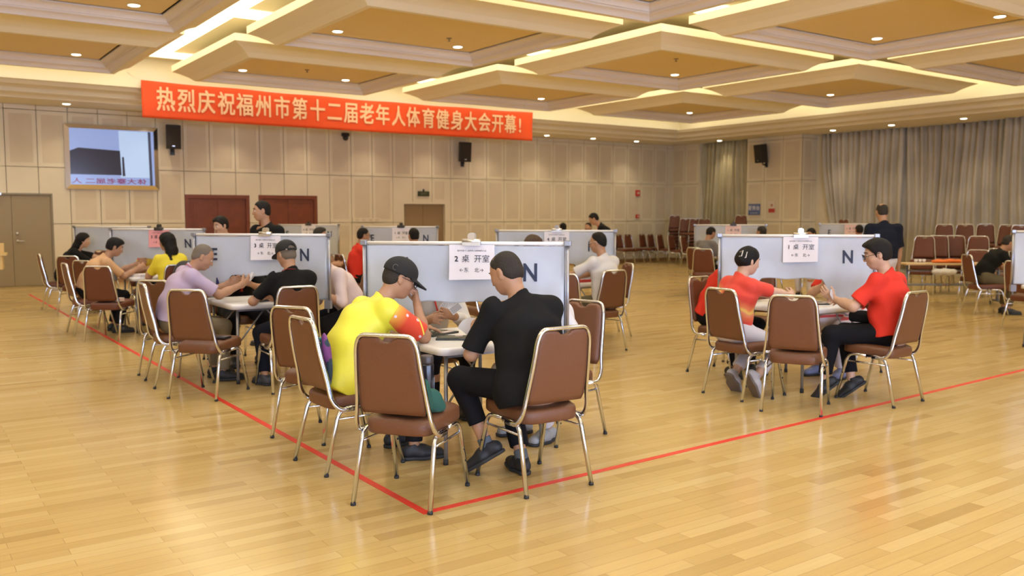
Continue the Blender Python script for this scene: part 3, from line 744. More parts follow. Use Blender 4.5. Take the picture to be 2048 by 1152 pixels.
for px, F, n, nm, dg in ((1846, 17.5, 3, 'the chair stack directly right of the standing man in navy', 205), (1886, 20.0, 5, 'the back row stack, first by the long curtain', 205), (1926, 20.2, 5, 'the back row stack, second by the long curtain', 200),
                     (1970, 20.6, 5, 'the back row stack, third by the long curtain', 210), (2013, 19.0, 5, 'the back row stack above the man in black', 200), (2044, 18.3, 5, 'the back row stack at the right picture edge', 215),
                     (1873, 17.9, 3, 'the middle row stack above the paper cups', 202), (1909, 17.9, 3, 'the middle row stack above the orange cloth', 208), (1953, 17.4, 3, 'the middle row stack left of the man in black', 200)):
    stack(*at(px, F), dg, n, nm)
chair(*at(1952, 15.7), 200, 'single chair behind the trestle table, left of the man in black', far=True)
chair(*at(1990, 16.4), 195, 'single dark chair just behind the back of the man in black', far=True)

# ---- card tables
m_ttop = mat('table_white', (0.80, 0.76, 0.72), .35); m_tleg = mat('table_grey_steel', (0.30, 0.30, 0.32), .35, .6)
def rrect(w, h, r, seg=5):
    pts = []
    for cx, cy, a0 in ((w - r, h - r, 0), (-w + r, h - r, 90), (-w + r, -h + r, 180), (w - r, -h + r, 270)):
        for k in range(seg + 1): a = math.radians(a0 + 90 * k / seg); pts.append((cx + r * math.cos(a), cy + r * math.sin(a)))
    return pts
def make_table():
    t = empty('card_table'); prof = [(.0, .695), (.0, .728), (.006, .738), (.02, .742)]; v = []; f = []
    for ins, z in prof: v += [(x, y, z) for x, y in rrect(.435 - ins, .435 - ins, .07 - ins)]
    n = len(v) // len(prof)
    for j in range(len(prof) - 1):
        for i in range(n): f.append((j * n + i, j * n + (i + 1) % n, (j + 1) * n + (i + 1) % n, (j + 1) * n + i))
    f.append(tuple(range((len(prof) - 1) * n, len(prof) * n))); f.append(tuple(reversed(range(n))))
    o = mk('tabletop', v, f, m_ttop, t)
    for p in o.data.polygons:
        if len(p.vertices) == 4: p.use_smooth = True
    for sx in (-1, 1):
        for sy in (-1, 1):
            b = MB(); b.tube([(sx * .36, sy * .36, .694), (sx * .375, sy * .375, .02)], .0135, n=10); l = b.build('leg', m_tleg, t)
            b = MB(); b.tube([(sx * .375, sy * .375, .035), (sx * .3755, sy * .3755, 0)], .017, n=10); b.build('foot_cap', m_foot, l)
            b = MB(); b.tube([(sx * .10, sy * .355, .688), (sx * .37, sy * .37, .36)], .0075, .004, n=6, power=3); b.build('brace', m_tleg, t)
    for sy in (-1, 1): b = MB(); b.box(-.37, sy * .37 - .03, .675, .37, sy * .37 + .03, .694); b.build('under_rail', m_tleg, t)
    return t
table0 = make_table(); tfirst = [True]
TB = {'2': (3.16, 5.05, 0), '3': (2.96, 8.45, 0), '1': (6.88, 5.19, 0), '4': (6.72, 8.62, 0), '5': (3.02, 12.75, 0), '6': (3.10, 16.2, 0), '7': (7.05, 13.3, 0), '8': (7.2, 17.6, 0), '9': (13.9, 12.1, 0), '10': (18.0, 12.1, 0), '11': (11.35, 4.65, 0)}
TL = {'2': 'nearest white folding table, where the men in yellow and black sit', '3': 'white folding table of the man in lilac and the man in the black cap', '1': 'white folding table on the right between the players in red',
      '4': 'folding table of the man in the white shirt and thin glasses', '5': 'card table of the man in the peach shirt, under the pink notice', '6': 'card table hidden behind the leftmost players', '7': 'card table of the seated man in red near the middle door',
      '8': 'card table behind the standing man in black', '9': 'card table of the man in grey before the pier', '10': 'card table hidden behind the standing man in navy', '11': 'card table cut by the right edge of the picture'}
for k, (x, y, a) in TB.items():
    o = table0 if tfirst[0] else copy_tree(table0); tfirst[0] = False
    o.location = (x, y, 0); o['label'] = TL[k]; o['category'] = 'table'

# ---- bidding screens standing diagonally on the tables
m_fab = mat('screen_silver_cloth', (0.50, 0.52, 0.56), .45, noise=.05, nscale=5, sheen=.1, spec=.5)
m_rail = mat('screen_white_rail', (0.80, 0.76, 0.70), .4); m_pole = mat('screen_pole_alu', (0.42, 0.42, 0.46), .35, .75)
m_clamp = mat('clamp_grey', (.22, .22, .25), .55)
m_paper = mat('notice_paper', (0.80, 0.74, 0.74), .7); m_pink = mat('notice_pink', (0.85, 0.36, 0.36), .7); m_pinkp = mat('notice_pale_pink', (0.85, 0.60, 0.56), .7)
m_ink = mat('printed_ink', (0.03, 0.03, 0.035), .6); m_ink2 = mat('letter_navy', (0.02, 0.028, 0.06), .6)
def screen(key, label, paper=None, num=None, seed=0, L=1.41, ang=-45, lE=True, lN=True, clip=True, pap_x=.0, small=False, clipm=None):
    x, y, _ = TB[key]; r = empty('bidding_screen', (x, y, 0), math.radians(ang)); tag(r, label, 'screen')
    rnd = random.Random(seed); ph = [rnd.uniform(0, 6.28) for _ in range(9)]; zt, zb = 1.352, .73
    # cloth with an arched opening over the table
    nx, nz = 84, 40; v = []; f = []; W = L / 2 - .02
    def disp(u, z):
        t = (zt - z) / (zt - zb); cl = 1 - abs(u) / W
        d = .012 * math.sin(u * 6 + 7 * z + ph[0]) * min(1, t * 3) + .009 * math.sin(u * 13 - 9 * z + ph[1]) * t
        d += .010 * math.exp(-((abs(u) - W + .13 * t * 2.2) / .05) ** 2) * t * (1 if u > 0 else 1) # drag folds from the top corners
        d += .009 * math.sin(u * 38 + ph[2]) * max(0, t - .35) * (1 if abs(u) < .45 else .4)
        return d * (1 if cl > .02 else 0)
    def low(u):    # lower edge height
        a = abs(u + .04); h0, h1 = .265, .37
        if a < h0: return .968 + .006 * math.sin(u * 20)
        if a < h1:
            k = (a - h0) / (h1 - h0); return .968 - (.968 - .775) * k * k * (3 - 2 * k) if k < 1 else .775
        return .748
    for j in range(nz + 1):
        for i in range(nx + 1):
            u = -W + 2 * W * i / nx; lo = low(u); z = zt - (zt - lo) * j / nz; v.append((u, disp(u, z), z))
    for j in range(nz):
        for i in range(nx): a = j * (nx + 1) + i; f.append((a, a + nx + 1, a + nx + 2, a + 1))
    cl_ = mk('cloth', v, f, m_fab, r, smooth=True); s_ = cl_.modifiers.new('t', 'SOLIDIFY'); s_.thickness = .003
    b = MB(); b.tube([(-L / 2 + .005, 0, 1.368), (L / 2 - .005, 0, 1.368)], .0125, n=10, up=(0, 1, 0)); b.build('top_rail', m_rail, r)
    for s in (-1, 1):
        b = MB(); X = s * (L / 2 - .004)
        b.tube([(X, 0, .735 if True else .7), (X, 0, 1.355)], .010, .016, n=10, power=3, up=(1, 0, 0))
        b.tube([(X - s * .012, -.012, .74), (X - s * .012, -.012, 1.35)], .004, n=6, up=(1, 0, 0)); b.tube([(X - s * .012, .012, .74), (X - s * .012, .012, 1.35)], .004, n=6, up=(1, 0, 0))
        p = b.build('side_pole', m_pole, r)
        b = MB(); b.box(X - .022, -.022, 1.352, X + .022, .022, 1.388); b.build('corner_cap', m_tleg, p, bevel=.004)
        b = MB(); b.box(X - .03 - s * .02, -.028, .66, X + .03 - s * .02, .028, .74); b.box(X - s * .16 - .06, -.02, .744, X - s * .05 + .04, .02, .752); b.tube([(X - s * .02, 0, .66), (X - s * .02, 0, .62)], .008, n=6); b.build('clamp', m_clamp, p)
    def on(nm, s, size, u, z, m, par, off=0.0, dy=-.008, sx=1, sy=1):
        g = text_mesh(nm, s, size, m, par, frame3((u, dy, z), (1, 0, 0), (0, 0, 1), (0, -1, 0)), offset=off, sx=sx, sy=sy)
        for q in g.data.vertices: q.co.y += disp(q.co.x, q.co.z) if par is cl_ else 0
        return g
    if lE: on('letter_e', 'E', .165, -.485, 1.17, m_ink2, cl_, .004, -.0045, sx=.82)
    if lN: on('letter_n', 'N', .165, .452, 1.17, m_ink2, cl_, .004, -.0045, sx=.82)
    if paper:
        M = Matrix.Translation((x, y, 0)) @ Matrix.Rotation(math.radians(ang), 4, 'Z')
        p0 = M @ Vector((pap_x, -.016, 0))
        t = empty('table_notice', (p0.x, p0.y, 0), math.radians(ang)); tag(t, {'2': 'white paper notice reading 2 on the nearest screen', '3': 'white paper notice above the man in the black cap', '1': 'white paper notice between the two players in red on the right',
            '4': 'white paper notice left of the man in white with thin glasses', '5': 'bright pink paper notice on the left screen behind the man in lilac', '7': 'small white notice on the screen before the brown recessed door', '8': 'small white notice to the right of the standing man in black',
            '9': 'pale pink notice on the screen in front of the pier', '10': 'pale pink notice edge on the screen beside the man in navy'}[key], 'notice')
        w, h = .155, .228; nx = 8; v = []; f = []
        for j in range(9):
            for i in range(nx + 1):
                u = -w + 2 * w * i / nx; tz = j / 8; v.append((u, -.004 * math.sin(tz * 2.5 + u * 9) * tz - .010 * tz * tz - .004, 1.358 - h * 1.02 * tz + (.004 * u / w * tz)))
        for j in range(8):
            for i in range(nx): a = j * (nx + 1) + i; f.append((a, a + nx + 1, a + nx + 2, a + 1))
        pp = mk('sheet', v, f, paper, t, smooth=True)
        dy = -.0165
        if not small: text_mesh('heading', '福州市第十二届老年人体育健身大会', .0125, m_ink, pp, frame3((.0, -.0075, 1.318), (1, 0, 0), (0, 0, 1), (0, -1, 0)))
        text_mesh('table_number', num, .050 if len(num) > 1 else .05, m_ink, pp, frame3((-.104, -.0125, 1.262), (1, 0, 0), (0, 0, 1), (0, -1, 0)), bold=.0012)
        text_mesh('line_text', '桌  开室', .054, m_ink, pp, frame3((.028, -.0125, 1.262), (1, 0, 0), (0, 0, 1), (0, -1, 0)))
        text_mesh('direction_text', '←东    北→', .034, m_ink, pp, frame3((.0, -.0155, 1.188), (1, 0, 0), (0, 0, 1), (0, -1, 0)))
        if clip:
            k = empty('bulldog_clip', (p0.x, p0.y, 0), math.radians(ang)); tag(k, {'2': 'shiny steel clip on top of the nearest screen', '3': 'steel clip on the screen behind the man in the black cap', '1': 'steel clip on the screen between the two players in red', '4': 'steel clip on the screen behind the man in white',
                '5': 'dark clip holding the bright pink notice', '7': 'dark clip on the screen before the recessed door', '8': 'dark clip on the screen right of the standing man in black', '9': 'dark clip holding the pale pink notice by the pier'}[key], 'clip')
            cm = clipm or m_steel
            b = MB(); b.box(-.062, -.026, 1.352, .062, -.020, 1.372); b.tube([(-.062, -.008, 1.382), (.062, -.008, 1.382)], .017, n=10, up=(0, 1, 0)); b.box(-.062, .026, 1.352, .062, .030, 1.372); b.box(-.062, -.024, 1.37, .062, .028, 1.376); b.build('jaw', cm, k)
            v = []; f = []
            for sd in (-.020, .024):
                b = MB(); pr = [(-.016, 1.385), (.016, 1.385), (.026, 1.41), (.020, 1.432), (0, 1.440), (-.020, 1.432), (-.026, 1.41)]
                vv = [(px, sd * (1 + (pz - 1.385) * 4), pz) for px, pz in pr] + [(px, sd * (1 + (pz - 1.385) * 4) + .0025, pz) for px, pz in pr]; nn_ = len(pr)
                b.add(vv, [tuple(range(nn_)), tuple(reversed(range(nn_, 2 * nn_)))] + [(i, nn_ + i, nn_ + (i + 1) % nn_, (i + 1) % nn_) for i in range(nn_)]); b.build('handle', cm, k)
    return r
screen('2', 'nearest silver cloth screen, behind the men in yellow and in black', m_paper, '2', 1, pap_x=.058)
screen('3', 'silver cloth screen with notice 3, behind the man in lilac', m_paper, '3', 2, pap_x=.06)
screen('1', 'silver cloth screen on the right between two players in red', m_paper, '1', 3, pap_x=.03)
screen('4', 'silver cloth screen behind the man in the white shirt and thin glasses', m_paper, '4', 4, L=1.48, pap_x=.02)
m_clipd = mat('dark_clip', (.04, .035, .03), .4)
screen('5', 'grey screen with a bright pink notice at the left', m_pink, '3', 5, lE=False, pap_x=.04, clipm=m_clipd)
screen('6', 'leftmost grey screen, behind the long-haired woman in black', None, None, 6, lE=False, lN=False)
screen('7', 'silver screen in front of the brown recessed door', m_paper, '1', 7, L=1.32, pap_x=.03, small=True, clipm=m_clipd)
screen('8', 'silver screen to the right of the standing man in black', m_paper, '4', 8, L=1.32, pap_x=.0, small=True, clipm=m_clipd)
screen('9', 'pale screen with a pale pink notice in front of the pier', m_pinkp, '1', 9, lE=False, lN=False, pap_x=.06, clipm=m_clipd, small=True)
screen('10', 'pale screen half hidden by the standing man in navy', m_pinkp, '1', 10, lN=False, pap_x=.0, small=True, clip=False)
screen('11', 'pale blue screen cut off by the right edge of the picture', None, None, 11)
# ================================================================== PEOPLE: signed-distance bodies turned into one smooth surface
V3 = lambda *a: np.array(a, float)
def nrm(v): return v / (np.linalg.norm(v) + 1e-9)
class Field:
    def __init__(s, lo, hi, h):
        s.lo = np.array(lo, float); s.h = h; s.n = np.ceil((np.array(hi) - s.lo) / h).astype(int) + 1
        s.F = np.full(s.n, .5, np.float32); s.ax = [s.lo[i] + h * np.arange(s.n[i]) for i in range(3)]
    def _sl(s, lo, hi, m):
        a = np.maximum(0, np.floor((np.array(lo) - m - s.lo) / s.h).astype(int)); b = np.minimum(s.n, np.ceil((np.array(hi) + m - s.lo) / s.h).astype(int) + 1)
        return None if (b <= a).any() else tuple(slice(a[i], b[i]) for i in range(3))
    def _p(s, sl): return np.stack(np.meshgrid(*[s.ax[i][sl[i]] for i in range(3)], indexing='ij'), -1).astype(np.float32)
    def add(s, prim, k=.02):
        fn, lo, hi = prim; sl = s._sl(lo, hi, k + 3 * s.h)
        if sl is None: return s
        d = fn(s._p(sl)); F = s.F[sl]; hh = np.maximum(k - np.abs(F - d), 0) / k
        s.F[sl] = np.minimum(F, d) - hh * hh * k * .25; return s
    def sub(s, prim, k=.01):
        fn, lo, hi = prim; sl = s._sl(lo, hi, k + 2 * s.h)
        if sl is None: return s
        d = -fn(s._p(sl)); F = s.F[sl]; hh = np.maximum(k - np.abs(F - d), 0) / k
        s.F[sl] = np.maximum(F, d) + hh * hh * k * .25; return s
    def cut(s, p0, n):       # keep the side n points away from
        P = s._p((slice(None),) * 3); s.F = np.maximum(s.F, (P - np.array(p0, np.float32)) @ np.array(nrm(np.array(n, float)), np.float32)); return s
    def fn(s, g): s.F = g(s._p((slice(None),) * 3), s.F); return s
    def mesh(s):
        F = s.F; F[0] = F[-1] = .1; F[:, 0] = F[:, -1] = .1; F[:, :, 0] = F[:, :, -1] = .1
        S = F < 0; c = np.zeros(np.array(F.shape) - 1, np.uint8); o8 = [(i, j, k) for i in (0, 1) for j in (0, 1) for k in (0, 1)]
        sh = c.shape
        for i, j, k in o8: c += S[i:i + sh[0], j:j + sh[1], k:k + sh[2]]
        A = np.argwhere((c > 0) & (c < 8)); idx = -np.ones(sh, np.int64); idx[tuple(A.T)] = np.arange(len(A))
        acc = np.zeros((len(A), 3)); cnt = np.zeros(len(A))
        for a in o8:
            for ax in range(3):
                if a[ax]: continue
                b = list(a); b[ax] = 1
                fa = F[A[:, 0] + a[0], A[:, 1] + a[1], A[:, 2] + a[2]]; fb = F[A[:, 0] + b[0], A[:, 1] + b[1], A[:, 2] + b[2]]
                m = (fa < 0) != (fb < 0); t = np.where(m, fa / np.where(m, fa - fb, 1), 0)
                p = np.array(a, float)[None] + 0 * acc; p[:, ax] += t; acc[m] += p[m]; cnt[m] += 1
        v = s.lo + s.h * (A + acc / np.maximum(cnt, 1)[:, None]); Q = []
        for ax in range(3):
            n0 = [slice(None)] * 3; n1 = [slice(None)] * 3; n0[ax] = slice(0, -1); n1[ax] = slice(1, None)
            a_, b_ = S[tuple(n0)], S[tuple(n1)]; E = np.argwhere(a_ != b_)
            u, w = [(1, 2), (2, 0), (0, 1)][ax]
            E = E[(E[:, u] > 0) & (E[:, w] > 0) & (E[:, u] < F.shape[u] - 1) & (E[:, w] < F.shape[w] - 1)]
            def I(du, dw):
                q = E.copy(); q[:, u] += du; q[:, w] += dw; return idx[tuple(q.T)]
            q = np.stack([I(-1, -1), I(0, -1), I(0, 0), I(-1, 0)], 1); fl = a_[tuple(E.T)]
            q[~fl] = q[~fl][:, ::-1]; Q.append(q)
        Q = np.concatenate(Q); Q = Q[(Q >= 0).all(1)]
        return v, Q
def cone(a, b, ra, rb, w=None, s=1.0):
    a = np.array(a, float); b = np.array(b, float); ab = b - a; L2 = max(float(ab @ ab), 1e-9)
    if w is not None: w = nrm(np.array(w, float) - ab * (np.dot(w, ab) / L2))
    def fn(P):
        q = P - a.astype(np.float32); t = np.clip((q @ ab.astype(np.float32)) / L2, 0, 1); o = q - t[..., None] * ab.astype(np.float32)
        d2 = (o * o).sum(-1)
        if w is not None:
            ow = o @ w.astype(np.float32); d2 = d2 - ow * ow * (1 - 1 / (s * s))
        return np.sqrt(np.maximum(d2, 0)) - (ra + (rb - ra) * t)
    R = max(ra, rb) * max(s, 1); return fn, np.minimum(a, b) - R, np.maximum(a, b) + R
def ell(c, r, M=None):
    c = np.array(c, float); r = np.array(r, float); M = np.eye(3) if M is None else np.array(M)    # rows = axes
    def fn(P):
        q = (P - c.astype(np.float32)) @ M.T.astype(np.float32); k0 = np.sqrt(((q / r) ** 2).sum(-1)) + 1e-6; k1 = np.sqrt(((q / (r * r)) ** 2).sum(-1)) + 1e-6
        return (k0 * (k0 - 1) / k1).astype(np.float32)
    R = np.abs(M.T) @ r; return fn, c - R, c + R
def rbox(c, hlf, M, rr=.01):
    c = np.array(c, float); hlf = np.array(hlf, float); M = np.array(M)
    def fn(P):
        q = np.abs((P - c.astype(np.float32)) @ M.T.astype(np.float32)) - (hlf - rr); return np.sqrt((np.maximum(q, 0) ** 2).sum(-1)) + np.minimum(q.max(-1), 0) - rr
    R = np.abs(M.T) @ hlf; return fn, c - R, c + R
def from_field(name, fld, m, parent, smooth_it=0):
    v, q = fld.mesh(); me = bpy.data.meshes.new(name)
    me.vertices.add(len(v)); me.vertices.foreach_set('co', v.astype(np.float32).ravel())
    me.loops.add(len(q) * 4); me.loops.foreach_set('vertex_index', q.astype(np.int32).ravel())
    me.polygons.add(len(q)); me.polygons.foreach_set('loop_start', np.arange(0, len(q) * 4, 4, dtype=np.int32))
    me.update(calc_edges=True); me.polygons.foreach_set('use_smooth', np.ones(len(q), bool))
    if isinstance(m, (list, tuple)):
        for x in m: me.materials.append(x)
    else: me.materials.append(m)
    o = bpy.data.objects.new(name, me); COL.objects.link(o); o.parent = parent
    if smooth_it:
        s = o.modifiers.new('relax', 'SMOOTH'); s.factor = .5; s.iterations = smooth_it
    return o
def ik(S, T, l1, l2, hint):
    d = T - S; L = np.linalg.norm(d); mx = (l1 + l2) * .999
    if L > mx: d = d / L * mx; L = mx
    a = (l1 * l1 - l2 * l2 + L * L) / (2 * L); h = math.sqrt(max(l1 * l1 - a * a, 0)); u = d / L
    hp = np.array(hint, float); hp = nrm(hp - u * (hp @ u)); return S + u * a + hp * h, S + d
def folds(amp, seed, fr=(22, 40)):
    r = random.Random(seed); W = []
    for _ in range(4):
        a = nrm(V3(r.uniform(-1, 1), r.uniform(-1, 1), r.uniform(-.5, .5))); W.append((a * r.uniform(*fr), r.uniform(0, 6.28), nrm(V3(r.uniform(-1, 1), r.uniform(-1, 1), r.uniform(-1, 1))) * 6))
    def g(P, F):
        d = np.zeros(F.shape, np.float32)
        for a, ph, b in W: d += np.sin(P @ a.astype(np.float32) + ph + 1.5 * np.sin(P @ b.astype(np.float32)))
        near = np.abs(F) < .06
        return np.where(near, F + amp * d * .5, F)
    return g
m_skin = {k: mat('skin_' + k, c, .5, noise=.05, nscale=14, spec=.35) for k, c in dict(warm=(0.44, 0.235, 0.135), pale=(0.55, 0.33, 0.215), tan=(0.37, 0.185, 0.10)).items()}
m_hair = mat('hair_black', (0.009, 0.007, 0.006), .6, bump=.6, bscale=120, spec=.2); m_hairg = mat('hair_greying', (0.035, 0.028, 0.022), .65, bump=.6, bscale=130, spec=.2)
m_hairb = mat('hair_brown', (0.06, 0.03, 0.015), .6, bump=.6, bscale=120); m_hairw = mat('hair_cropped_grey', (0.16, 0.125, 0.09), .7, bump=.7, bscale=200)
m_eye = mat('eye_white', (.75, .72, .68), .25); m_iris = mat('iris_dark', (.02, .012, .008), .2); m_lip = mat('lip', (.40, .15, .10), .5)
m_glass_fr = mat('spectacle_frame', (.008, .009, .016), .4, spec=.25)

def hand_prims(W, d, n, t, curl=.5, spread=.12, thumb=.5, s=1.0):
    """W wrist, d along the hand, n where the palm faces, t toward the thumb"""
    d = nrm(d); n = nrm(n - d * (n @ d)); t = nrm(t - d * (t @ d) - n * (t @ n)); out = []
    out.append((cone(W - d * .01, W + d * .075 * s, .020 * s, .0195 * s, w=t, s=1.75), .014))
    L = (.070, .078, .073, .057)
    for j in range(4):
        off = (.031 - .0205 * j) * s; p = W + d * (.082 - .004 * abs(j - 1)) * s + t * off; a = curl * (.8 + .10 * j); dd = nrm(d + t * spread * (1.2 - .8 * j)); ang = 0
        for k, fr in enumerate((.45, .31, .24)):
            ang += a * (.75, 1.0, .75)[k]; v = nrm(dd * math.cos(ang) + n * math.sin(ang)); q = p + v * L[j] * fr * s
            out.append((cone(p, q, (.0098 - .0009 * k) * s, (.0090 - .0010 * k) * s), .005)); p = q
    p = W + d * .022 * s + t * .026 * s + n * .006; v = nrm(t * (1 - .45 * thumb) + d * .75 + n * .55 * thumb)
    q = p + v * .043 * s; out.append((cone(p, q, .0135 * s, .0112 * s), .010)); v2 = nrm(v + d * .5 + n * .35 * thumb - t * .25 * thumb)
    out.append((cone(q, q + v2 * .032 * s, .0108 * s, .0088 * s), .005)); return out

def person(x, y, deg, label, P):
    """P: pose and looks, in a frame whose x points where the chair faces, y to the sitter's left"""
    g = P.get; h = g('h', .012); sc = g('scale', 1.0)
    root = empty('person', (x, y, 0), math.radians(deg)); tag(root, label, 'person')
    lat = V3(0, 1, 0); lean = math.radians(g('lean', 12)); side = math.radians(g('side', 0)); twist = math.radians(g('twist', 0))
    fat = g('fat', 1.0); stand = g('stand', False)
    H = V3(*g('hip', (-.07, 0, .575 if not stand else .93)))
    def sp(a, s_=1.0): v = V3(math.sin(a), math.sin(side) * s_, math.cos(a)); return nrm(v)
    A = H + sp(lean * .55) * .15 * sc; B = A + sp(lean) * .17 * sc; C = B + sp(lean * 1.25) * .15 * sc         # waist, chest, neck root
    hl = nrm(V3(-math.sin(twist), math.cos(twist), 0)); up = sp(lean * 1.2); tw = g('sw', .175) * sc
    SL = C + hl * tw - up * .035; SR = C - hl * tw - up * .035
    if 'shl' in P: SL = SL + V3(*P['shl']); 
    if 'shr' in P: SR = SR + V3(*P['shr'])
    l1, l2 = .285 * sc, .245 * sc
    lw = V3(*g('lw', (.36, .12, .80))); rw = V3(*g('rw', (.36, -.12, .80)))
    EL, lw = ik(SL, lw, l1, l2, g('le', (-.2, .5, -1))); ER, rw = ik(SR, rw, l1, l2, g('re', (-.2, -.5, -1)))
    HL = H + V3(0, .095, -.015); HR = H + V3(0, -.095, -.015); t1, t2 = .43 * sc, .41 * sc
    la = V3(*g('la', (.30, .14, .095) if not stand else (0, .11, .095))); ra = V3(*g('ra', (.30, -.14, .095) if not stand else (0, -.11, .095)))
    KL, la = ik(HL, la, t1, t2, g('lk', (1, .15, 1.2))); KR, ra = ik(HR, ra, t1, t2, g('rk', (1, -.15, 1.2)))
    # head frame
    hy, hp, hr = [math.radians(g(k, 0)) for k in ('yaw', 'pitch', 'roll')]
    f = V3(math.cos(hp) * math.cos(hy), math.cos(hp) * math.sin(hy), -math.sin(hp)); l = V3(-math.sin(hy), math.cos(hy), 0); u = np.cross(f, l)
    l, u = l * math.cos(hr) + u * math.sin(hr), u * math.cos(hr) - l * math.sin(hr)
    nd = nrm(sp(lean * 1.1) * .7 + u * .5 + f * .12); hs = g('hs', 1.0)
    HC = C + nd * .125 * sc + u * .075 + f * .028                                      # centre of the skull
    HC = HC + V3(*g('hoff', (0, 0, 0)))
    M = np.array([f, l, u]); hd = lambda a, b, c: HC + (f * a + l * b + u * c) * hs
    E_ = lambda c, r: ell(hd(*c), np.array(r) * hs, M)
    body = []
    # torso
    body += [(cone(H - sp(lean) * .02, A, .112 * fat, .100 * fat, lat, 1.35), .03), (cone(A, B, .100 * fat, .104, hl, 1.32), .05), (cone(B, C - up * .05, .104, .072, hl, 1.55), .05), (cone(SL - hl * .022, SR + hl * .022, .044, .044), .05)]
    # limbs
    for S_, E, W_, q_ in ((SL, EL, lw, 1), (SR, ER, rw, -1)):
        body += [(cone(S_ - hl * q_ * .016 - up * .006, E, .044, .040), .03), (cone(E, E + (W_ - E) * .4, .040, .038), .02), (cone(E + (W_ - E) * .35, W_, .038, .0255), .02)]
    if g('fa_fat'): 
        for E, W_ in ((EL, lw), (ER, rw)): body.append((cone(E, E + (W_ - E) * .5, .044, .040), .02))
    for Hh, K, An in ((HL, KL, la), (HR, KR, ra)):
        body += [(cone(Hh, K, .078, .054), .04), (cone(K, K + (An - K) * .4, .052, .052), .02), (cone(K + (An - K) * .35, An, .052, .034), .03)]
    # neck and head
    body += [(cone(C - up * .03, HC - u * .055 - f * .018, .056, .053), .03)]
    body += [(E_((-.010, 0, .028), (.094, .077, .088)), .02), (E_((.022, 0, -.028), (.070, .062, .080)), .035), (E_((.050, 0, -.085), (.030, .034, .024)), .03),
             (E_((.048, .036, -.022), (.032, .028, .032)), .02), (E_((.048, -.036, -.022), (.032, .028, .032)), .02), (E_((-.01, 0, -.045), (.062, .060, .05)), .03)]
    body += [(cone(hd(.083, 0, .012), hd(.103, 0, -.026), .008, .0125), .010), (E_((.094, .013, -.030), (.010, .008, .008)), .006), (E_((.094, -.013, -.030), (.010, .008, .008)), .006),
             (cone(hd(.080, .014, .028), hd(.064, .050, .026), .008, .006), .012), (cone(hd(.080, -.014, .028), hd(.064, -.050, .026), .008, .006), .012),
             (E_((.086, 0, -.055), (.010, .024, .0075)), .008), (E_((.084, 0, -.068), (.010, .020, .008)), .008)]
    for s_ in (1, -1):
        body += [(E_((-.012, s_ * .079, -.004), (.017, .008, .030)), .006), (E_((-.004, s_ * .078, -.026), (.010, .007, .012)), .005)]
    hn = []
    for nm, W_, E, sgn in (('l', lw, EL, 1), ('r', rw, ER, -1)):
        D = g(nm + 'hd'); D = nrm(W_ - E) if D is None else nrm(V3(*D)); N = V3(*g(nm + 'hn', (0, -sgn * .9, -.3))); T = V3(*g(nm + 'ht', (.2, -sgn * .2, 1)))
        hn += hand_prims(W_, D, N, T, g(nm + 'curl', .55), g('spread', .10), g('thumb', .7))
    body += hn
    allp = [p for p, k in body]; lo = np.min([p[1] for p in allp], 0) - .02; hi = np.max([p[2] for p in allp], 0) + .02
    fld = Field(lo, hi, h)
    for p, k in body: fld.add(p, max(k, h * .8))
    for s_ in (1, -1):
        fld.sub(E_((.091, s_ * .031, .006), (.012, .016, .009)), .010)
        fld.sub(E_((-.006, s_ * .090, .0), (.008, .007, .016)), .006)
    fld.sub(E_((.101, 0, -.0605), (.010, .020, .0012)), .004)
    # bare lower legs only where the photo shows them: feet are added inside the shoes
    from_field('body', fld, m_skin[g('skin', 'warm')], root, 1)
    J = dict(H=H, A=A, B=B, C=C, SL=SL, SR=SR, EL=EL, ER=ER, lw=lw, rw=rw, KL=KL, KR=KR, la=la, ra=ra, HC=HC, f=f, l=l, u=u, hl=hl, up=up)
    seed = int(abs(x * 100 + y * 37))
    # ---- eyes, lips, brows
    if g('face', True):
        b = MB()
        for s_ in (1, -1):
            for (c_o, r_, mi) in ((.0765, .0112, 0), (.0830, .0058, 1)):
                cc = hd(c_o, s_ * .031, .006); b.lathe([(r_ * math.sin(a), -r_ * math.cos(a)) for a in (.25, .7, 1.2, 1.6, 2.1, 2.6, 2.95)], c=tuple(cc), n=10, mi=mi)
        b.build('eyes', None, root, mats=[m_eye, m_iris])
        if h < .011:
            fl_ = Field(hd(.07, 0, -.06) - .04, hd(.07, 0, -.06) + .05, .003); fl_.add(E_((.0885, 0, -.0545), (.0095, .021, .0050)), .004); fl_.add(E_((.0870, 0, -.0660), (.0095, .018, .0060)), .004); from_field('lips', fl_, m_lip, root)
            b = MB()
            for s_ in (1, -1): b.tube([tuple(hd(.091, s_ * .014, .033)), tuple(hd(.0885, s_ * .030, .039)), tuple(hd(.074, s_ * .050, .033))], .0035, .002, n=6)
            b.build('eyebrows', g('hairmat', m_hair), root)
    # ---- shirt
    top = g('top', m_black); infl = .013 * g('loose', 1.0)
    sl = g('sleeve', .62); pr = []
    if top is not None:
        hem = g('hem', .03)
        pr += [(cone(H - sp(lean) * .08, A, (.120 + infl) * fat, (.106 + infl) * fat, lat, 1.33), .03), (cone(A, B, (.106 + infl) * fat, .106 + infl, hl, 1.32), .05), (cone(B, C - up * .05, .106 + infl, .074 + infl, hl, 1.52), .05), (cone(SL - hl * .02, SR + hl * .02, .058, .058), .05)]
        if fat >= 1.05: pr.append((cone(H, B - up * .02, .122 * fat, .114 * fat, lat, 1.32), .05))
        if hem > .06: pr.append((cone(H + V3(.02, -.075, -.03), H + V3(.02, .075, -.03), (.122 + infl) * min(fat, 1.15), (.122 + infl) * min(fat, 1.15)), .04))
        if g('belly'): pr.append((ell(A + V3(.05, 0, 0), (.13, .17, .15)), .05))
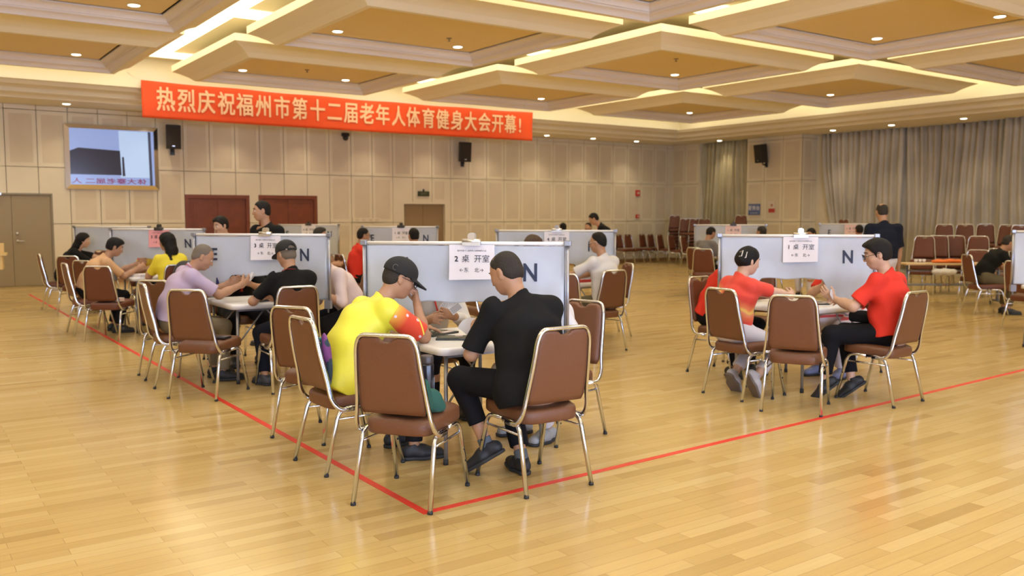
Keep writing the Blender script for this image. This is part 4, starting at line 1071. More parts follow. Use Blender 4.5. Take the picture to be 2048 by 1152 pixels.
        lo = np.min([p[1] for p, k in pr] + [EL - .08, ER - .08, lw - .06, rw - .06] if sl > 1 else [p[1] for p, k in pr] + [EL - .08, ER - .08], 0) - .03
        hi = np.max([p[2] for p, k in pr] + ([EL + .08, ER + .08, lw + .06, rw + .06] if sl > 1 else [EL + .08, ER + .08]), 0) + .03
        F2 = Field(lo, hi, h)
        for p, k in pr: F2.add(p, k)
        F2.cut(H - sp(lean) * hem, -sp(lean) * 1.0)                                      # hem
        for S_, E, W_, hsd in ((SL, EL, lw, 1), (SR, ER, rw, -1)):
            G = Field(lo, hi, h); fr = min(sl, 1.0); e = S_ + (E - S_) * fr
            G.add(cone(S_ - hl * hsd * .012 - up * .004, E if sl > 1 else S_ + (E - S_) * (fr + .1), .061, (.058 if sl <= 1 else .054) * g('slw', 1.0)), .02)
            if sl > 1: G.add(cone(E, E + (W_ - E) * (sl - 1), .052, .036), .03); G.cut(E + (W_ - E) * (sl - 1), W_ - E)
            else: G.cut(e, E - S_ + V3(0, 0, 0))
            kk = .055; hh = np.maximum(kk - np.abs(F2.F - G.F), 0) / kk; F2.F = np.minimum(F2.F, G.F) - hh * hh * kk * .25
        nk = HC - u * .055 - f * .018; nv = nrm(nk - C)
        if g('collar', True):
            F2.add(cone(C - up * .03, C + nv * .045 - f * .006, .078, .063), .02)
        F2.fn(folds(.005 * g('fold', 1.0), seed))
        # neckline: everything above the collar plane near the neck
        cp = C + nv * (.040 if g('collar', True) else .018)
        tilt = nrm(nv + f * .38)
        def neck(Pn, F):
            q = Pn - cp.astype(np.float32); r = np.sqrt(((q - (q @ nv.astype(np.float32))[..., None] * nv.astype(np.float32)) ** 2).sum(-1)); d = q @ tilt.astype(np.float32)
            return np.where(r < .14, np.maximum(F, d), F)
        F2.fn(neck)
        so = from_field('shirt' if not g('jacket') else 'jacket', F2, top, root, 1)
        J['shirt'] = so
    # ---- trousers
    tm = g('legs', m_black); ln = g('leglen', .93); pr = []
    if g('seatedlow', True):
        pr += [(cone(H - V3(0, .06, .0), H + V3(0, .06, 0), .118 * min(fat, 1.1), .118 * min(fat, 1.1)), .03), (cone(H, H + sp(lean) * .06, .118, .112, lat, 1.30), .04)]
        for Hh, K, An in ((HL, KL, la), (HR, KR, ra)):
            lN = g('lleglen', ln) if K is KL else g('rleglen', ln); e = K + (An - K) * lN; lw_ = g('legw', 1.0)
            pr += [(cone(Hh, K, .092 * lw_, .068 * lw_), .04), (cone(K, e + (An - K) * .05, .066 * lw_, .054 * lw_), .03)]
        lo = np.min([p[1] for p, k in pr], 0) - .02; hi = np.max([p[2] for p, k in pr], 0) + .02; F3 = Field(lo, hi, h)
        F3a = [(pr[0], pr[1])]
        F3.add(pr[0][0], pr[0][1]); F3.add(pr[1][0], pr[1][1])
        for k_, (Hh, K, An) in enumerate(((HL, KL, la), (HR, KR, ra))):
            G = Field(lo, hi, h); G.add(*pr[2 + 2 * k_]); G.add(*pr[3 + 2 * k_]); G.cut(K + (An - K) * (g('lleglen', ln) if K is KL else g('rleglen', ln)), An - K)
            kk = .035; hh = np.maximum(kk - np.abs(F3.F - G.F), 0) / kk; F3.F = np.minimum(F3.F, G.F) - hh * hh * kk * .25
        if not stand: F3.cut((0, 0, .478), (0, 0, -1)) if False else None
        F3.fn(folds(.004, seed + 5, (16, 30))); from_field('trousers', F3, tm, root, 1)
        # ---- shoes and socks
        for nm, An, K, sg in (('l', la, KL, 1), ('r', ra, KR, -1)):
            fy = math.radians(g(nm + 'toe', sg * 12)); fp = math.radians(g(nm + 'fp', 0))
            fd = V3(math.cos(fp) * math.cos(fy), math.cos(fp) * math.sin(fy), -math.sin(fp)); fl = V3(-math.sin(fy), math.cos(fy), 0); fu = np.cross(fd, fl)
            q = lambda a, b, c: An + fd * a + fl * b + fu * c
            P5 = [(cone(q(-.045, 0, -.045), q(.05, 0, -.045), .040, .043), .02), (cone(q(.05, 0, -.052), q(.165, 0, -.062), .043, .030, fl, 1.4), .03), (cone(q(-.02, 0, -.03), q(-.012, 0, .008), .040, .038), .02)]
            lo = np.min([p[1] for p, k in P5], 0) - .02; hi = np.max([p[2] for p, k in P5], 0) + .02; F5 = Field(lo, hi, max(.006, h * .8))
            for p, k in P5: F5.add(p, k)
            F5.cut(q(0, 0, -.088), -fu); F5.cut(q(0, 0, .012), fu - fd * .35); from_field('shoe', F5, g('shoes', m_black), root)
            Fs = Field(q(0, 0, -.085) - .2, q(0, 0, -.085) + .24, max(.006, h * .8))
            Fs.add(cone(q(-.045, 0, -.082), q(.05, 0, -.082), .041, .044), .02); Fs.add(cone(q(.05, 0, -.082), q(.17, 0, -.082), .044, .034, fl, 1.4), .03)
            Fs.cut(q(0, 0, -.094), -fu); Fs.cut(q(0, 0, -.072), fu); from_field('sole', Fs, g('soles', m_foot), root)
            if g('socks') is not None:
                Fk = Field(An - .12, An + .18, max(.006, h * .8)); Fk.add(cone(An + (K - An) * .0, An + (K - An) * g('sockh', .16), .041, .042), .01); Fk.cut(An + (K - An) * g('sockh', .16), K - An); from_field('sock', Fk, g('socks'), root)
    # ---- hair
    hm = g('hairmat', m_hair); st = g('hair', 'short'); hh_ = max(.005, h * .6)
    Fh = Field(HC - .26, HC + .26, hh_)
    big = {'short': 1.0, 'full': 1.0, 'long': 1.0, 'thin': .985, 'bun': 1.0, 'crop': .975}[st]; add = {'short': .006, 'full': .016, 'long': .012, 'thin': .003, 'bun': .009, 'crop': .003}[st]
    Fh.add(E_((-.012, 0, .030), (.094 * big + add, .078 * big + add, .088 * big + add)), .02)
    Fh.add(E_((-.035, 0, -.025), (.062 + add, .064 + add * .8, .055)), .03)
    if st == 'full': Fh.add(E_((.035, 0, .075), (.06, .07, .045)), .03)
    if st == 'long':
        bk_ = C - f * .10; Fh.add(cone(hd(-.05, .0, .0), hd(-.075, 0, -.12), .070, .065, l, 1.2), .04); Fh.add(cone(hd(-.075, 0, -.12), HC * .0 + C - V3(.085, 0, .10) + V3(*g('hairto', (0, 0, 0))), .06, .045, l, 1.3), .04)
    if st == 'bun': Fh.add(E_((-.085, 0, .0), (.040, .052, .05)), .03)
    sh_ = g('hline', 0.0)
    Pn = (Fh._p((slice(None),) * 3) - HC.astype(np.float32)) / hs; a = Pn @ f.astype(np.float32); bb_ = np.abs(Pn @ l.astype(np.float32)); cz = Pn @ u.astype(np.float32)
    k1 = (a - (.006 + sh_ + .80 * cz)) / 1.28
    if st in ('full', 'long', 'bun'): k1 = np.minimum(k1 - .008, np.where(bb_ > .055, (a - (.026 + .25 * cz)), 1))
    low_ = {'short': -.062, 'full': -.062, 'thin': -.058, 'crop': -.062, 'bun': -.070, 'long': -.9}[st]
    k2 = (low_ + .25 * np.maximum(a + .05, 0)) - cz
    ear = .020 - np.sqrt((a + .006) ** 2 + (cz + .004) ** 2 * .55)
    Fh.F = np.maximum(Fh.F, np.maximum(k1, k2))
    if st in ('short', 'full', 'crop', 'thin'): Fh.F = np.where((bb_ > .045) & (a > -.022), np.maximum(Fh.F, -.018 - cz), Fh.F)
    if st in ('short', 'thin', 'crop', 'full') : Fh.F = np.where(bb_ > .05, np.maximum(Fh.F, ear), Fh.F)
    if st == 'thin': Fh.F = np.maximum(Fh.F, np.where(cz > .05, .030 - np.sqrt((a + .035 - g('crown', .0)) ** 2 + bb_ ** 2) + .018, -1))
    if st != 'none': Fh.fn(folds(.002, seed + 9, (60, 110))); from_field('hair', Fh, hm, root, 1)
    J['hd'] = hd; J['M'] = M; J['root'] = root; J['hs'] = hs
    # ---- cap
    if g('cap'):
        Fc = Field(HC - .24, HC + .26, hh_); Fc.add(E_((-.008, 0, .040), (.110, .092, .093)), .01)
        Pn = (Fc._p((slice(None),) * 3) - HC.astype(np.float32)) / hs; a = Pn @ f.astype(np.float32); b2 = Pn @ l.astype(np.float32); cz = Pn @ u.astype(np.float32)
        Fc.F = np.maximum(Fc.F, (.022 - .0 * a) - cz)
        if g('cap') == 'open': Fc.F = np.maximum(Fc.F, np.where(a < 0, .034 - np.sqrt(b2 ** 2 + (cz - .035) ** 2 * 1.4), -1))
        rd = np.sqrt((a / 1.0) ** 2 + (b2 * 1.05) ** 2); br = np.maximum(np.abs(cz - (.030 - .0 * a - 2.6 * b2 ** 2 - .35 * np.maximum(a - .09, 0))) - .0052, (np.sqrt(((a - .095) / .088) ** 2 + (b2 / .080) ** 2) - 1) * .07)
        br = np.maximum(br, .045 - a)
        F0 = np.minimum(Fc.F, br); Fc.F = F0.astype(np.float32); co = from_field('cap', Fc, m_cap, root, 1)
        b = MB(); c1 = hd(-.008, 0, .134); b.lathe([(.008, -.004), (.006, .003)], c=tuple(c1), n=8); b.build('cap_button', m_cap, co)
        if g('cap') == 'open':
            b = MB(); b.tube([tuple(hd(-.118 * math.cos(t), .094 * math.sin(t), .022)) for t in (-.5, -.25, 0, .25, .5)], .010, .0035, n=6, up=tuple(u)); b.build('cap_strap', m_cap, co)
            b = MB(); b.lathe([(.008, -.003), (.008, .003)], c=tuple(hd(-.100, .054, .022)), n=10); b.build('cap_snap', m_steel, co)
        else:
            b = MB(); b.tube([tuple(hd(-.070 + .016 * math.cos(t), -.079, .050 + .017 * math.sin(t))) for t in np.linspace(0, 2 * PI, 13)[:-1]], .0013, n=5, closed=True, up=tuple(l)); b.build('cap_eyelet', m_eyelet, co)
    # ---- spectacles
    if g('specs'):
        b = MB(); fm = m_glass_fr if g('specs') == 'dark' else m_steel
        for s_ in (1, -1):
            b.tube([tuple(hd(.108 - .006 * abs(math.cos(t)), s_ * (.034 + .026 * math.copysign(abs(math.cos(t)) ** .7, math.cos(t))), .002 + .020 * math.copysign(abs(math.sin(t)) ** .8, math.sin(t)))) for t in np.linspace(0, 2 * PI, 17)[:-1]], .0026 if g('specs') == 'dark' else .0014, n=6, closed=True, up=tuple(f))
            b.tube([tuple(hd(.102, s_ * .062, .008)), tuple(hd(.05, s_ * .080, .008)), tuple(hd(-.012, s_ * .083, .010)), tuple(hd(-.030, s_ * .080, -.012))], .0022, n=6)
        b.tube([tuple(hd(.108, .010, .006)), tuple(hd(.112, 0, .010)), tuple(hd(.108, -.010, .006))], .0022, n=6); b.build('spectacles', fm, root)
    # ---- lanyard round the neck
    if g('lanyard'):
        cp = C + nrm(HC - u * .06 - C) * .030; pts = []
        R0 = .070; side_v = hl; fw = nrm(np.cross(side_v, nrm(HC - C)))
        for t in np.linspace(-2.2, 2.2, 12): pts.append(cp - fw * math.cos(t) * R0 * 1.0 + side_v * math.sin(t) * (R0 + .004))
        end = B + fw * .155 - up * .02
        pts = [end + side_v * .012] + [pts[0] * .4 + end * .6 + fw * .05] + pts[0:][::1] + [pts[-1] * .4 + end * .6 + fw * .05] + [end - side_v * .012]
        b = MB(); b.tube([tuple(p) for p in pts], .008, .002, n=6, up=tuple(up)); b.build('lanyard', m_red, root)
    return J
m_eyelet = mat('eyelet_grey', (.16, .15, .14), .5)
m_cap = mat('cap_black', (0.014, 0.013, 0.012), .85, bump=.3, bscale=300)

# ---- playing cards held in a fan
m_cardb = mat('card_back', (0.42, 0.40, 0.40), .4); m_cardf = mat('card_face', (0.82, 0.80, 0.80), .35); m_pip = mat('card_pip', (.03, .02, .03), .5)
def card_fan(J, deg, xy, p, d, n, label, cnt=8, spread=70, back=True):
    """p base point, d up direction of the fan, n direction the backs face, in the person's frame"""
    d = nrm(V3(*d)); n = V3(*n); n = nrm(n - d * (n @ d)); t = np.cross(d, n); r = empty('card_fan', (*xy, 0), math.radians(deg)); tag(r, label, 'playing cards')
    p = V3(*p)
    for i in range(cnt):
        a = math.radians(spread * (i / (cnt - 1) - .5)); dd = d * math.cos(a) + t * math.sin(a); tt = t * math.cos(a) - d * math.sin(a); o = p + n * .0011 * i
        b = MB(); w, hh = .029, .088; q = [o - tt * w, o + tt * w, o + tt * w + dd * hh, o - tt * w + dd * hh]
        b.add([tuple(k) for k in q] + [tuple(k + n * .0006) for k in q], [(3, 2, 1, 0), (0, 1, 5, 4), (1, 2, 6, 5), (2, 3, 7, 6), (3, 0, 4, 7)], 1); b.add([tuple(k + n * .0006) for k in q], [(0, 1, 2, 3)], 1)
        c_ = [o - tt * (w - .004) + dd * .004, o + tt * (w - .004) + dd * .004, o + tt * (w - .004) + dd * (hh - .004), o - tt * (w - .004) + dd * (hh - .004)]; b.add([tuple(k + n * .0009) for k in c_], [(0, 1, 2, 3)], 0)
        e = o - n * .0003; u0 = e + dd * (hh - .016); b.add([tuple(u0 - tt * .024), tuple(u0 - tt * .017), tuple(u0 - tt * .017 + dd * .010), tuple(u0 - tt * .024 + dd * .010)], [(3, 2, 1, 0)], 2)
        b.build('card', None, r, mats=[m_cardb, m_cardf, m_pip])
    return r
def shirt_mat(name, col, **k): return mat(name, col, k.pop('rough', .85), bump=.15, bscale=250, spec=.15 if max(col) < .1 else .3, **k)
m_blk = shirt_mat('cloth_black', (0.010, 0.0095, 0.009)); m_blk2 = shirt_mat('trouser_black', (0.008, 0.0075, 0.009)); m_navy = shirt_mat('cloth_navy', (0.010, 0.012, 0.022))
m_whs = shirt_mat('cloth_white', (0.66, 0.63, 0.62)); m_pks = shirt_mat('cloth_pale_pink', (0.66, 0.52, 0.48)); m_lil = shirt_mat('cloth_lilac', (0.50, 0.39, 0.52)); m_rds = shirt_mat('cloth_red', (0.66, 0.035, 0.018))
m_pch = shirt_mat('cloth_peach', (0.62, 0.36, 0.18)); m_grs = shirt_mat('cloth_grey', (0.17, 0.155, 0.15)); m_olv = shirt_mat('trouser_olive', (0.12, 0.095, 0.05)); m_kha = shirt_mat('trouser_khaki', (0.20, 0.155, 0.09)); m_wht = shirt_mat('trouser_white', (0.60, 0.56, 0.58))
m_shoe = mat('shoe_black', (0.015, 0.015, 0.017), .6); m_sockg = mat('sock_grey', (0.10, 0.11, 0.12), .9); m_yel = None

def region_mat(name, base, specs_, rough=.7):
    """cloth with printed regions: specs_ = [(kind, params, colour, softness)] in the wearer's frame"""
    m = bpy.data.materials.new(name); m.use_nodes = True; nt = m.node_tree; b = nt.nodes['Principled BSDF']; b.inputs['Roughness'].default_value = rough; b.inputs['Sheen Weight'].default_value = .1
    tc = nt.nodes.new('ShaderNodeTexCoord'); cur = None
    prev = nt.nodes.new('ShaderNodeRGB'); prev.outputs[0].default_value = (*base, 1); cur = prev.outputs[0]
    for kind, p, col, soft in specs_:
        if kind == 'plane':   # beyond the plane (point, normal)
            s = nt.nodes.new('ShaderNodeVectorMath'); s.operation = 'SUBTRACT'; s.inputs[1].default_value = p[0]; nt.links.new(tc.outputs['Object'], s.inputs[0])
            d = nt.nodes.new('ShaderNodeVectorMath'); d.operation = 'DOT_PRODUCT'; d.inputs[1].default_value = p[1]; nt.links.new(s.outputs[0], d.inputs[0]); val = d.outputs['Value']
        elif kind == 'ball':
            s = nt.nodes.new('ShaderNodeVectorMath'); s.operation = 'DISTANCE'; s.inputs[1].default_value = p[0]; nt.links.new(tc.outputs['Object'], s.inputs[0])
            q = nt.nodes.new('ShaderNodeMath'); q.operation = 'SUBTRACT'; q.inputs[0].default_value = p[1]; nt.links.new(s.outputs['Value'], q.inputs[1]); val = q.outputs[0]
        elif kind == 'band':  # wavy band across direction n
            s = nt.nodes.new('ShaderNodeVectorMath'); s.operation = 'DOT_PRODUCT'; s.inputs[1].default_value = p[1]; nt.links.new(tc.outputs['Object'], s.inputs[0])
            nz = nt.nodes.new('ShaderNodeTexNoise'); nz.inputs['Scale'].default_value = p[4] if len(p) > 4 else 6; nt.links.new(tc.outputs['Object'], nz.inputs['Vector'])
            w = nt.nodes.new('ShaderNodeMath'); w.operation = 'MULTIPLY_ADD'; w.inputs[1].default_value = p[3]; nt.links.new(nz.outputs['Fac'], w.inputs[0]); nt.links.new(s.outputs['Value'], w.inputs[2])
            a = nt.nodes.new('ShaderNodeMath'); a.operation = 'SUBTRACT'; a.inputs[1].default_value = p[0]; nt.links.new(w.outputs[0], a.inputs[0])
            c = nt.nodes.new('ShaderNodeMath'); c.operation = 'ABSOLUTE'; nt.links.new(a.outputs[0], c.inputs[0])
            e = nt.nodes.new('ShaderNodeMath'); e.operation = 'SUBTRACT'; e.inputs[0].default_value = p[2]; nt.links.new(c.outputs[0], e.inputs[1]); val = e.outputs[0]
        elif kind == 'dots':
            vo = nt.nodes.new('ShaderNodeTexVoronoi'); vo.inputs['Scale'].default_value = p[0]; nt.links.new(tc.outputs['Object'], vo.inputs['Vector'])
            e = nt.nodes.new('ShaderNodeMath'); e.operation = 'SUBTRACT'; e.inputs[0].default_value = p[1]; nt.links.new(vo.outputs['Distance'], e.inputs[1]); val = e.outputs[0]
        elif kind == 'blotch':
            nz = nt.nodes.new('ShaderNodeTexNoise'); nz.inputs['Scale'].default_value = p[0]; nt.links.new(tc.outputs['Object'], nz.inputs['Vector'])
            e = nt.nodes.new('ShaderNodeMath'); e.operation = 'SUBTRACT'; e.inputs[1].default_value = p[1]; nt.links.new(nz.outputs['Fac'], e.inputs[0]); val = e.outputs[0]
        mr = nt.nodes.new('ShaderNodeMapRange'); mr.inputs['From Min'].default_value = -soft; mr.inputs['From Max'].default_value = soft; nt.links.new(val, mr.inputs['Value'])
        fac = mr.outputs['Result']
        if len(p) and kind in ('dots', 'band', 'blotch') and isinstance(p[-1], dict):
            pass
        mx = nt.nodes.new('ShaderNodeMix'); mx.data_type = 'RGBA'; mx.inputs[7].default_value = (*col, 1); nt.links.new(fac, mx.inputs[0]); nt.links.new(cur, mx.inputs[6]); cur = mx.outputs[2]
    nt.links.new(cur, b.inputs['Base Color']); return m

# ---------- table 2, nearest the viewer
m_yel = mat('cloth_yellow', (0.78, 0.72, 0.05), .5, noise=.05, nscale=6)
J = person(2.32, 5.09, 2, 'man in a yellow shirt and black cap resting his chin on his hand', dict(
    h=.0065, lean=36, hip=(-.04, 0, .585), yaw=-16, pitch=24, hoff=(.005, .0, .005), hem=.13, hs=1.06, lw=(.58, .10, .80), rw=(.475, -.055, .985), le=(0, .3, -1), re=(.55, -.45, -1), rhd=(-.05, .20, 1), rhn=(-.6, .2, .1), rht=(-.3, .9, .2), rcurl=1.35,
    lhd=(.9, -.4, -.05), lhn=(0, 0, -1), lht=(0, -1, 0), lcurl=.3, top=m_yel, sleeve=.82, slw=1.12, legs=m_blk2, leglen=.95, la=(.42, .16, .095), ra=(.36, -.20, .095), cap='closed', specs='dark', hair='crop', hairmat=m_hairg, shoes=m_shoe, fat=1.10, sw=.17, rtoe=-18, skin='warm', fold=1.3, scale=1.04))
J1 = J
# printed sleeve of the yellow shirt: a separate cloth piece sewn over the right upper arm
def sleeve_print(J, S, E, fr0, fr1):
    m = region_mat('sleeve_print', (0.72, 0.06, 0.02), [
        ('band', (.15, (0, 0, 1), .02, .02), (0.72, 0.06, 0.02), .01),
        ('plane', (tuple(S + (E - S) * .20), tuple(nrm(S - E))), (0.82, 0.42, 0.05), .05),
        ('dots', (17, .20), (0.80, 0.62, 0.66), .02), ('band', (1.30, (.3, .6, 1.2), .006, .02, 2), (0.85, 0.70, 0.08), .002), ('band', (.42, (.5, -.9, .2), .006, .02, 2), (0.12, 0.07, 0.30), .002), ('band', (.62, (1, -.2, .2), .005, .02, 2), (0.85, 0.70, 0.08), .002)])
    lo = np.minimum(S, E) - .1; hi = np.maximum(S, E) + .1; F = Field(lo, hi, .0065)
    F.add(cone(S, S + (E - S) * (fr1 + .1), .0745, .0735), .02); F.cut(S + (E - S) * (fr1 + .005), E - S); F.cut(S + (E - S) * fr0, nrm(S - E) * 1.0 + V3(0, .25, 0))
    F.fn(folds(.003, 31)); o = from_field('printed_sleeve', F, m, J['root'], 1)
sleeve_print(J, J['SR'], J['ER'], .10, .86)

J = person(3.04, 4.10, 88, 'man in a loose black shirt, back turned, nearest the viewer on the right', dict(
    h=.0065, lean=17, hip=(-.03, .02, .585), twist=-24, yaw=22, pitch=26, hs=1.06, lw=(.42, .14, .80), rw=(.44, -.02, .82), le=(-.5, .8, -1), re=(-.3, -.6, -1), top=m_blk, sleeve=.92, slw=1.22, legs=m_blk2, lleglen=.70, rleglen=.84, legw=1.1, la=(.24, .18, .19), ra=(.17, -.03, .095), lk=(1, .5, 1),
    ltoe=40, lfp=32, hair='crop', hairmat=m_hairg, hline=-.012, shoes=m_shoe, socks=m_sockg, sockh=.10, fat=1.2, loose=1.7, skin='warm', lhd=(.8, -.3, .5), lhn=(0, -.7, .6), lht=(-.5, .2, .7), sw=.19, hem=.12, scale=1.02))
card_fan(J, 88, (3.04, 4.10), tuple(J['lw'] + V3(.085, -.02, .03)), (.25, .35, 1), (1, -.2, -.2), 'fan of playing cards held by the man in black at table 2', 9, 60)
J = person(3.42, 5.99, 268, 'person in white with a red lanyard behind the nearest screen, holding cards', dict(
    h=.009, lean=24, pitch=25, lw=(.40, .0, .81), rw=(.40, -.22, .79), top=m_whs, sleeve=1.85, legs=m_blk2, lanyard=True, hair='short', skin='tan', le=(-.2, .8, -1), lhd=(.25, -.85, .25), lhn=(-.8, -.3, .1), lht=(.1, .2, 1), lcurl=.9))
card_fan(J, 268, (3.42, 5.99), tuple(J['lw'] + V3(.02, -.035, .035)), (.0, -.05, 1), (.87, -.49, .15), 'fan of grey-backed cards seen under screen 2', 11, 110)
person(3.95, 4.93, 184, 'person in white behind the right end of the nearest screen', dict(h=.010, lean=30, hip=(.06, .03, .575), top=m_whs, legs=m_wht, sleeve=.9, fat=1.05, hair='short', lw=(.36, .16, .80), rw=(.38, -.10, .80), shoes=mat('shoe_grey', (.30, .30, .30), .6)))
# ---------- table 3
J = person(2.17, 8.49, 358, 'man in a lilac polo shirt with a red lanyard, sitting at table 3', dict(
    h=.0075, lean=22, hip=(-.05, 0, .585), yaw=-12, pitch=30, hoff=(-.01, 0, -.03), lw=(.52, .14, .90), rw=(.56, -.14, .90), re=(0, -.3, -1), le=(0, .4, -1), top=m_lil, sleeve=.80, slw=1.12, legs=m_kha, leglen=.96, la=(.36, .10, .095), ra=(.36, -.14, .095), rk=(1, -.1, 1.6), hair='crop', hairmat=m_hairw, hline=-.02, lanyard=True,
    shoes=m_shoe, fat=1.14, skin='warm', sw=.18, rhd=(.75, .3, .35), rhn=(-.2, .8, .2), rht=(-.4, 0, 1), scale=1.03))
card_fan(J, 358, (2.17, 8.49), tuple(J['rw'] + V3(.08, .03, .03)), (.4, .5, 1), (.9, .1, -.3), 'fan of cards in the hands of the man in lilac', 7, 50)
J = person(2.92, 7.66, 86, 'man in a black cap and black shirt with his back turned', dict(
    h=.0075, lean=10, hip=(-.04, -.05, .575), twist=-20, yaw=16, pitch=16, lw=(.36, .17, .80), rw=(.42, -.02, .80), le=(-.3, 1, -.9), top=m_blk, sleeve=.82, legs=m_navy, leglen=.93, la=(.22, .16, .095), ra=(.20, -.13, .095), cap='open', hair='crop', hairmat=m_hairw, lanyard=True, shoes=mat('shoe_dark_grey', (.06, .06, .07), .6), skin='warm', sw=.165, scale=.97))
card_fan(J, 86, (2.92, 7.66), tuple(J['rw'] + V3(.06, .05, .03)), (.3, .4, 1), (1, -.2, 0), 'fan of white cards near the man in the black cap', 8, 70)
J = person(3.02, 9.38, 268, 'person in black with a red lanyard, only arms and chest seen under screen 3', dict(
    h=.010, lean=25, pitch=30, lw=(.42, .0, .86), rw=(.40, -.14, .86), top=m_blk, sleeve=.75, legs=m_blk2, lanyard=True, hair='short', le=(-.1, .9, -.8), re=(-.1, -.9, -.8), lhd=(.4, -.7, .4), lhn=(.6, .2, -.5)))
card_fan(J, 268, (3.02, 9.38), tuple(J['lw'] + V3(.06, -.02, .05)), (.1, -.1, 1), (.87, -.45, .1), 'fan of cards seen under screen 3', 8, 80)
person(3.88, 8.42, 182, 'man in a pale pink long-sleeved shirt, his head hidden behind screen 3', dict(h=.008, lean=34, hip=(-.02, 0, .585), pitch=20, lw=(.42, .16, .80), rw=(.42, -.14, .80), top=m_pks, sleeve=1.8, legs=m_blk2, leglen=.95, la=(.22, .14, .095), ra=(.25, -.12, .095), fat=1.08, loose=1.5, hair='short', shoes=m_shoe, hem=.03, fold=1.6))
# ---------- table 1
m_rp = region_mat('cloth_red_print', (0.66, 0.045, 0.02), [('band', (.85, (0, -.5, 1), .06, .12, 5), (0.70, 0.16, 0.05), .025), ('band', (.865, (0, -.5, 1), .022, .14, 7), (0.72, 0.42, 0.08), .012), ('band', (.82, (0, -.5, 1), .012, .10, 7), (0.68, 0.22, 0.10), .01)])
J = person(6.04, 5.07, 0, 'woman in a red patterned shirt with pale hair clips, back turned', dict(
    h=.0075, lean=10, hip=(-.09, .05, .57), yaw=-18, pitch=16, lw=(.50, .08, .82), rw=(.48, -.14, .84), re=(.1, -.7, -1), top=m_rp, sleeve=.78, legs=m_wht, leglen=.82, la=(.02, .12, .17), ra=(-.02, -.16, .19), lk=(1, 0, .8), rk=(1, 0, .8), lfp=50, rfp=62, hair='bun', shoes=mat('shoe_pale_grey', (.42, .38, .36), .6), soles=mat('sole_brown', (.16, .12, .09), .8),
    skin='pale', sw=.155, scale=.91, rhd=(.8, .4, .3), hem=.0))
b = MB(); hd = J['hd']
for k, (yy, zz) in enumerate(((-.030, .035), (-.052, .030))):
    c_ = [tuple(hd(-.120 + .030 * k, yy, zz - .028)), tuple(hd(-.108 + .030 * k, yy - .02, zz - .02)), tuple(hd(-.104 + .030 * k, yy - .012, zz + .03)), tuple(hd(-.118 + .030 * k, yy + .006, zz + .01))]
    b.tube(c_, .0045, n=6)
b.build('hair_clips', mat('clip_pearl', (.75, .68, .62), .3), J['root'])
J = person(6.80, 4.26, 92, 'person in a red polo shirt and dark glasses holding cards', dict(
    h=.0065, lean=8, hip=(-.06, -.06, .585), yaw=40, pitch=16, roll=0, hair='full', hairmat=m_hair, specs='dark', lw=(.34, .18, .84), rw=(.30, .09, .80), le=(-.1, .8, -1), re=(-.1, -.4, -1), top=m_rds, sleeve=.80, slw=1.2, legs=m_blk2, leglen=.86, legw=1.08, la=(.34, .28, .15), ra=(.20, .10, .16), lk=(1, .9, 1), rk=(1, .5, 1),
    ltoe=30, rtoe=30, lfp=42, rfp=38, shoes=m_shoe, skin='pale', fat=1.16, loose=1.5, sw=.17, lhd=(.5, .5, .5), lhn=(.2, -.9, .1), lht=(-.5, -.2, .9), rhd=(.3, .9, .35), rhn=(.4, .2, -.6), rht=(.2, -.2, 1), fa_fat=True, scale=.99, hs=1.04, fold=1.1))
Jr = J
card_fan(J, 92, (6.80, 4.26), tuple(J['rw'] + V3(.03, .09, .04)), (.15, .3, 1), (.75, .3, .2), 'fan of cards in the hands of the person in the red polo shirt', 7, 55)
b = MB(); w_, e_ = J['rw'], J['ER']; c0_ = w_ + (e_ - w_) * .16; dd = nrm(e_ - w_); a1 = nrm(np.cross(dd, V3(0, 0, 1))); a2 = np.cross(dd, a1)
b.tube([tuple(c0_ + (a1 * math.cos(t) + a2 * math.sin(t)) * .036) for t in np.linspace(0, 2 * PI, 17)[:-1]], .006, n=8, closed=True, up=tuple(dd)); b.build('jade_bangle', mat('jade', (.03, .16, .04), .25), J['root'])
# strap of a shoulder bag across the back, bag at the lap
b = MB(); C_, B_, A_, H_ = J['C'], J['B'], J['A'], J['H']; fwd = nrm(np.cross(J['hl'], J['up'])); hl = J['hl']
pts = [C_ - hl * .085 + J['up'] * .025, C_ - hl * .10 - fwd * .075 - J['up'] * .03, B_ - hl * .10 - fwd * .128, B_ - hl * .165 - fwd * .06 - J['up'] * .08, A_ - hl * .175 + fwd * .03, A_ - hl * .14 + fwd * .13 - J['up'] * .06]
b.tube(rpath([tuple(p) for p in pts], .06, 4), .006, .003, n=6); b.build('bag_strap', m_black, J['root'])
Fb = Field((.0, -.25, .55), (.40, .20, .80), .008); Fb.add(rbox((.17, -.02, .69), (.10, .10, .045), np.eye(3), .03)); o = empty('shoulder_bag', (6.80, 4.26, 0), math.radians(92)); tag(o, 'small black shoulder bag in the lap of the person in the red polo', 'bag'); from_field('pouch', Fb, m_blk, o)
person(6.72, 6.02, 277, 'person in a red shirt leaning behind the left end of screen 1', dict(h=.009, lean=26, hip=(-.02, -.02, .58), side=6, pitch=20, lw=(.44, .06, .80), rw=(.42, -.16, .80), top=m_rds, sleeve=.85, legs=m_blk2, hair='short', fat=1.12, loose=1.4, shl=(0, 0, .0)))
m_wstripe = region_mat('trouser_white_stripe', (0.60, 0.55, 0.60), [('plane', ((0, .25, 0), (0, 1, 0)), (0.60, 0.55, 0.60), .01), ('band', (.575, (0, 0, 1), .011, 0.0), (0.50, 0.05, 0.07), .002), ('band', (.60, (0, 0, 1), .004, 0.0), (0.10, 0.12, 0.35), .002)])
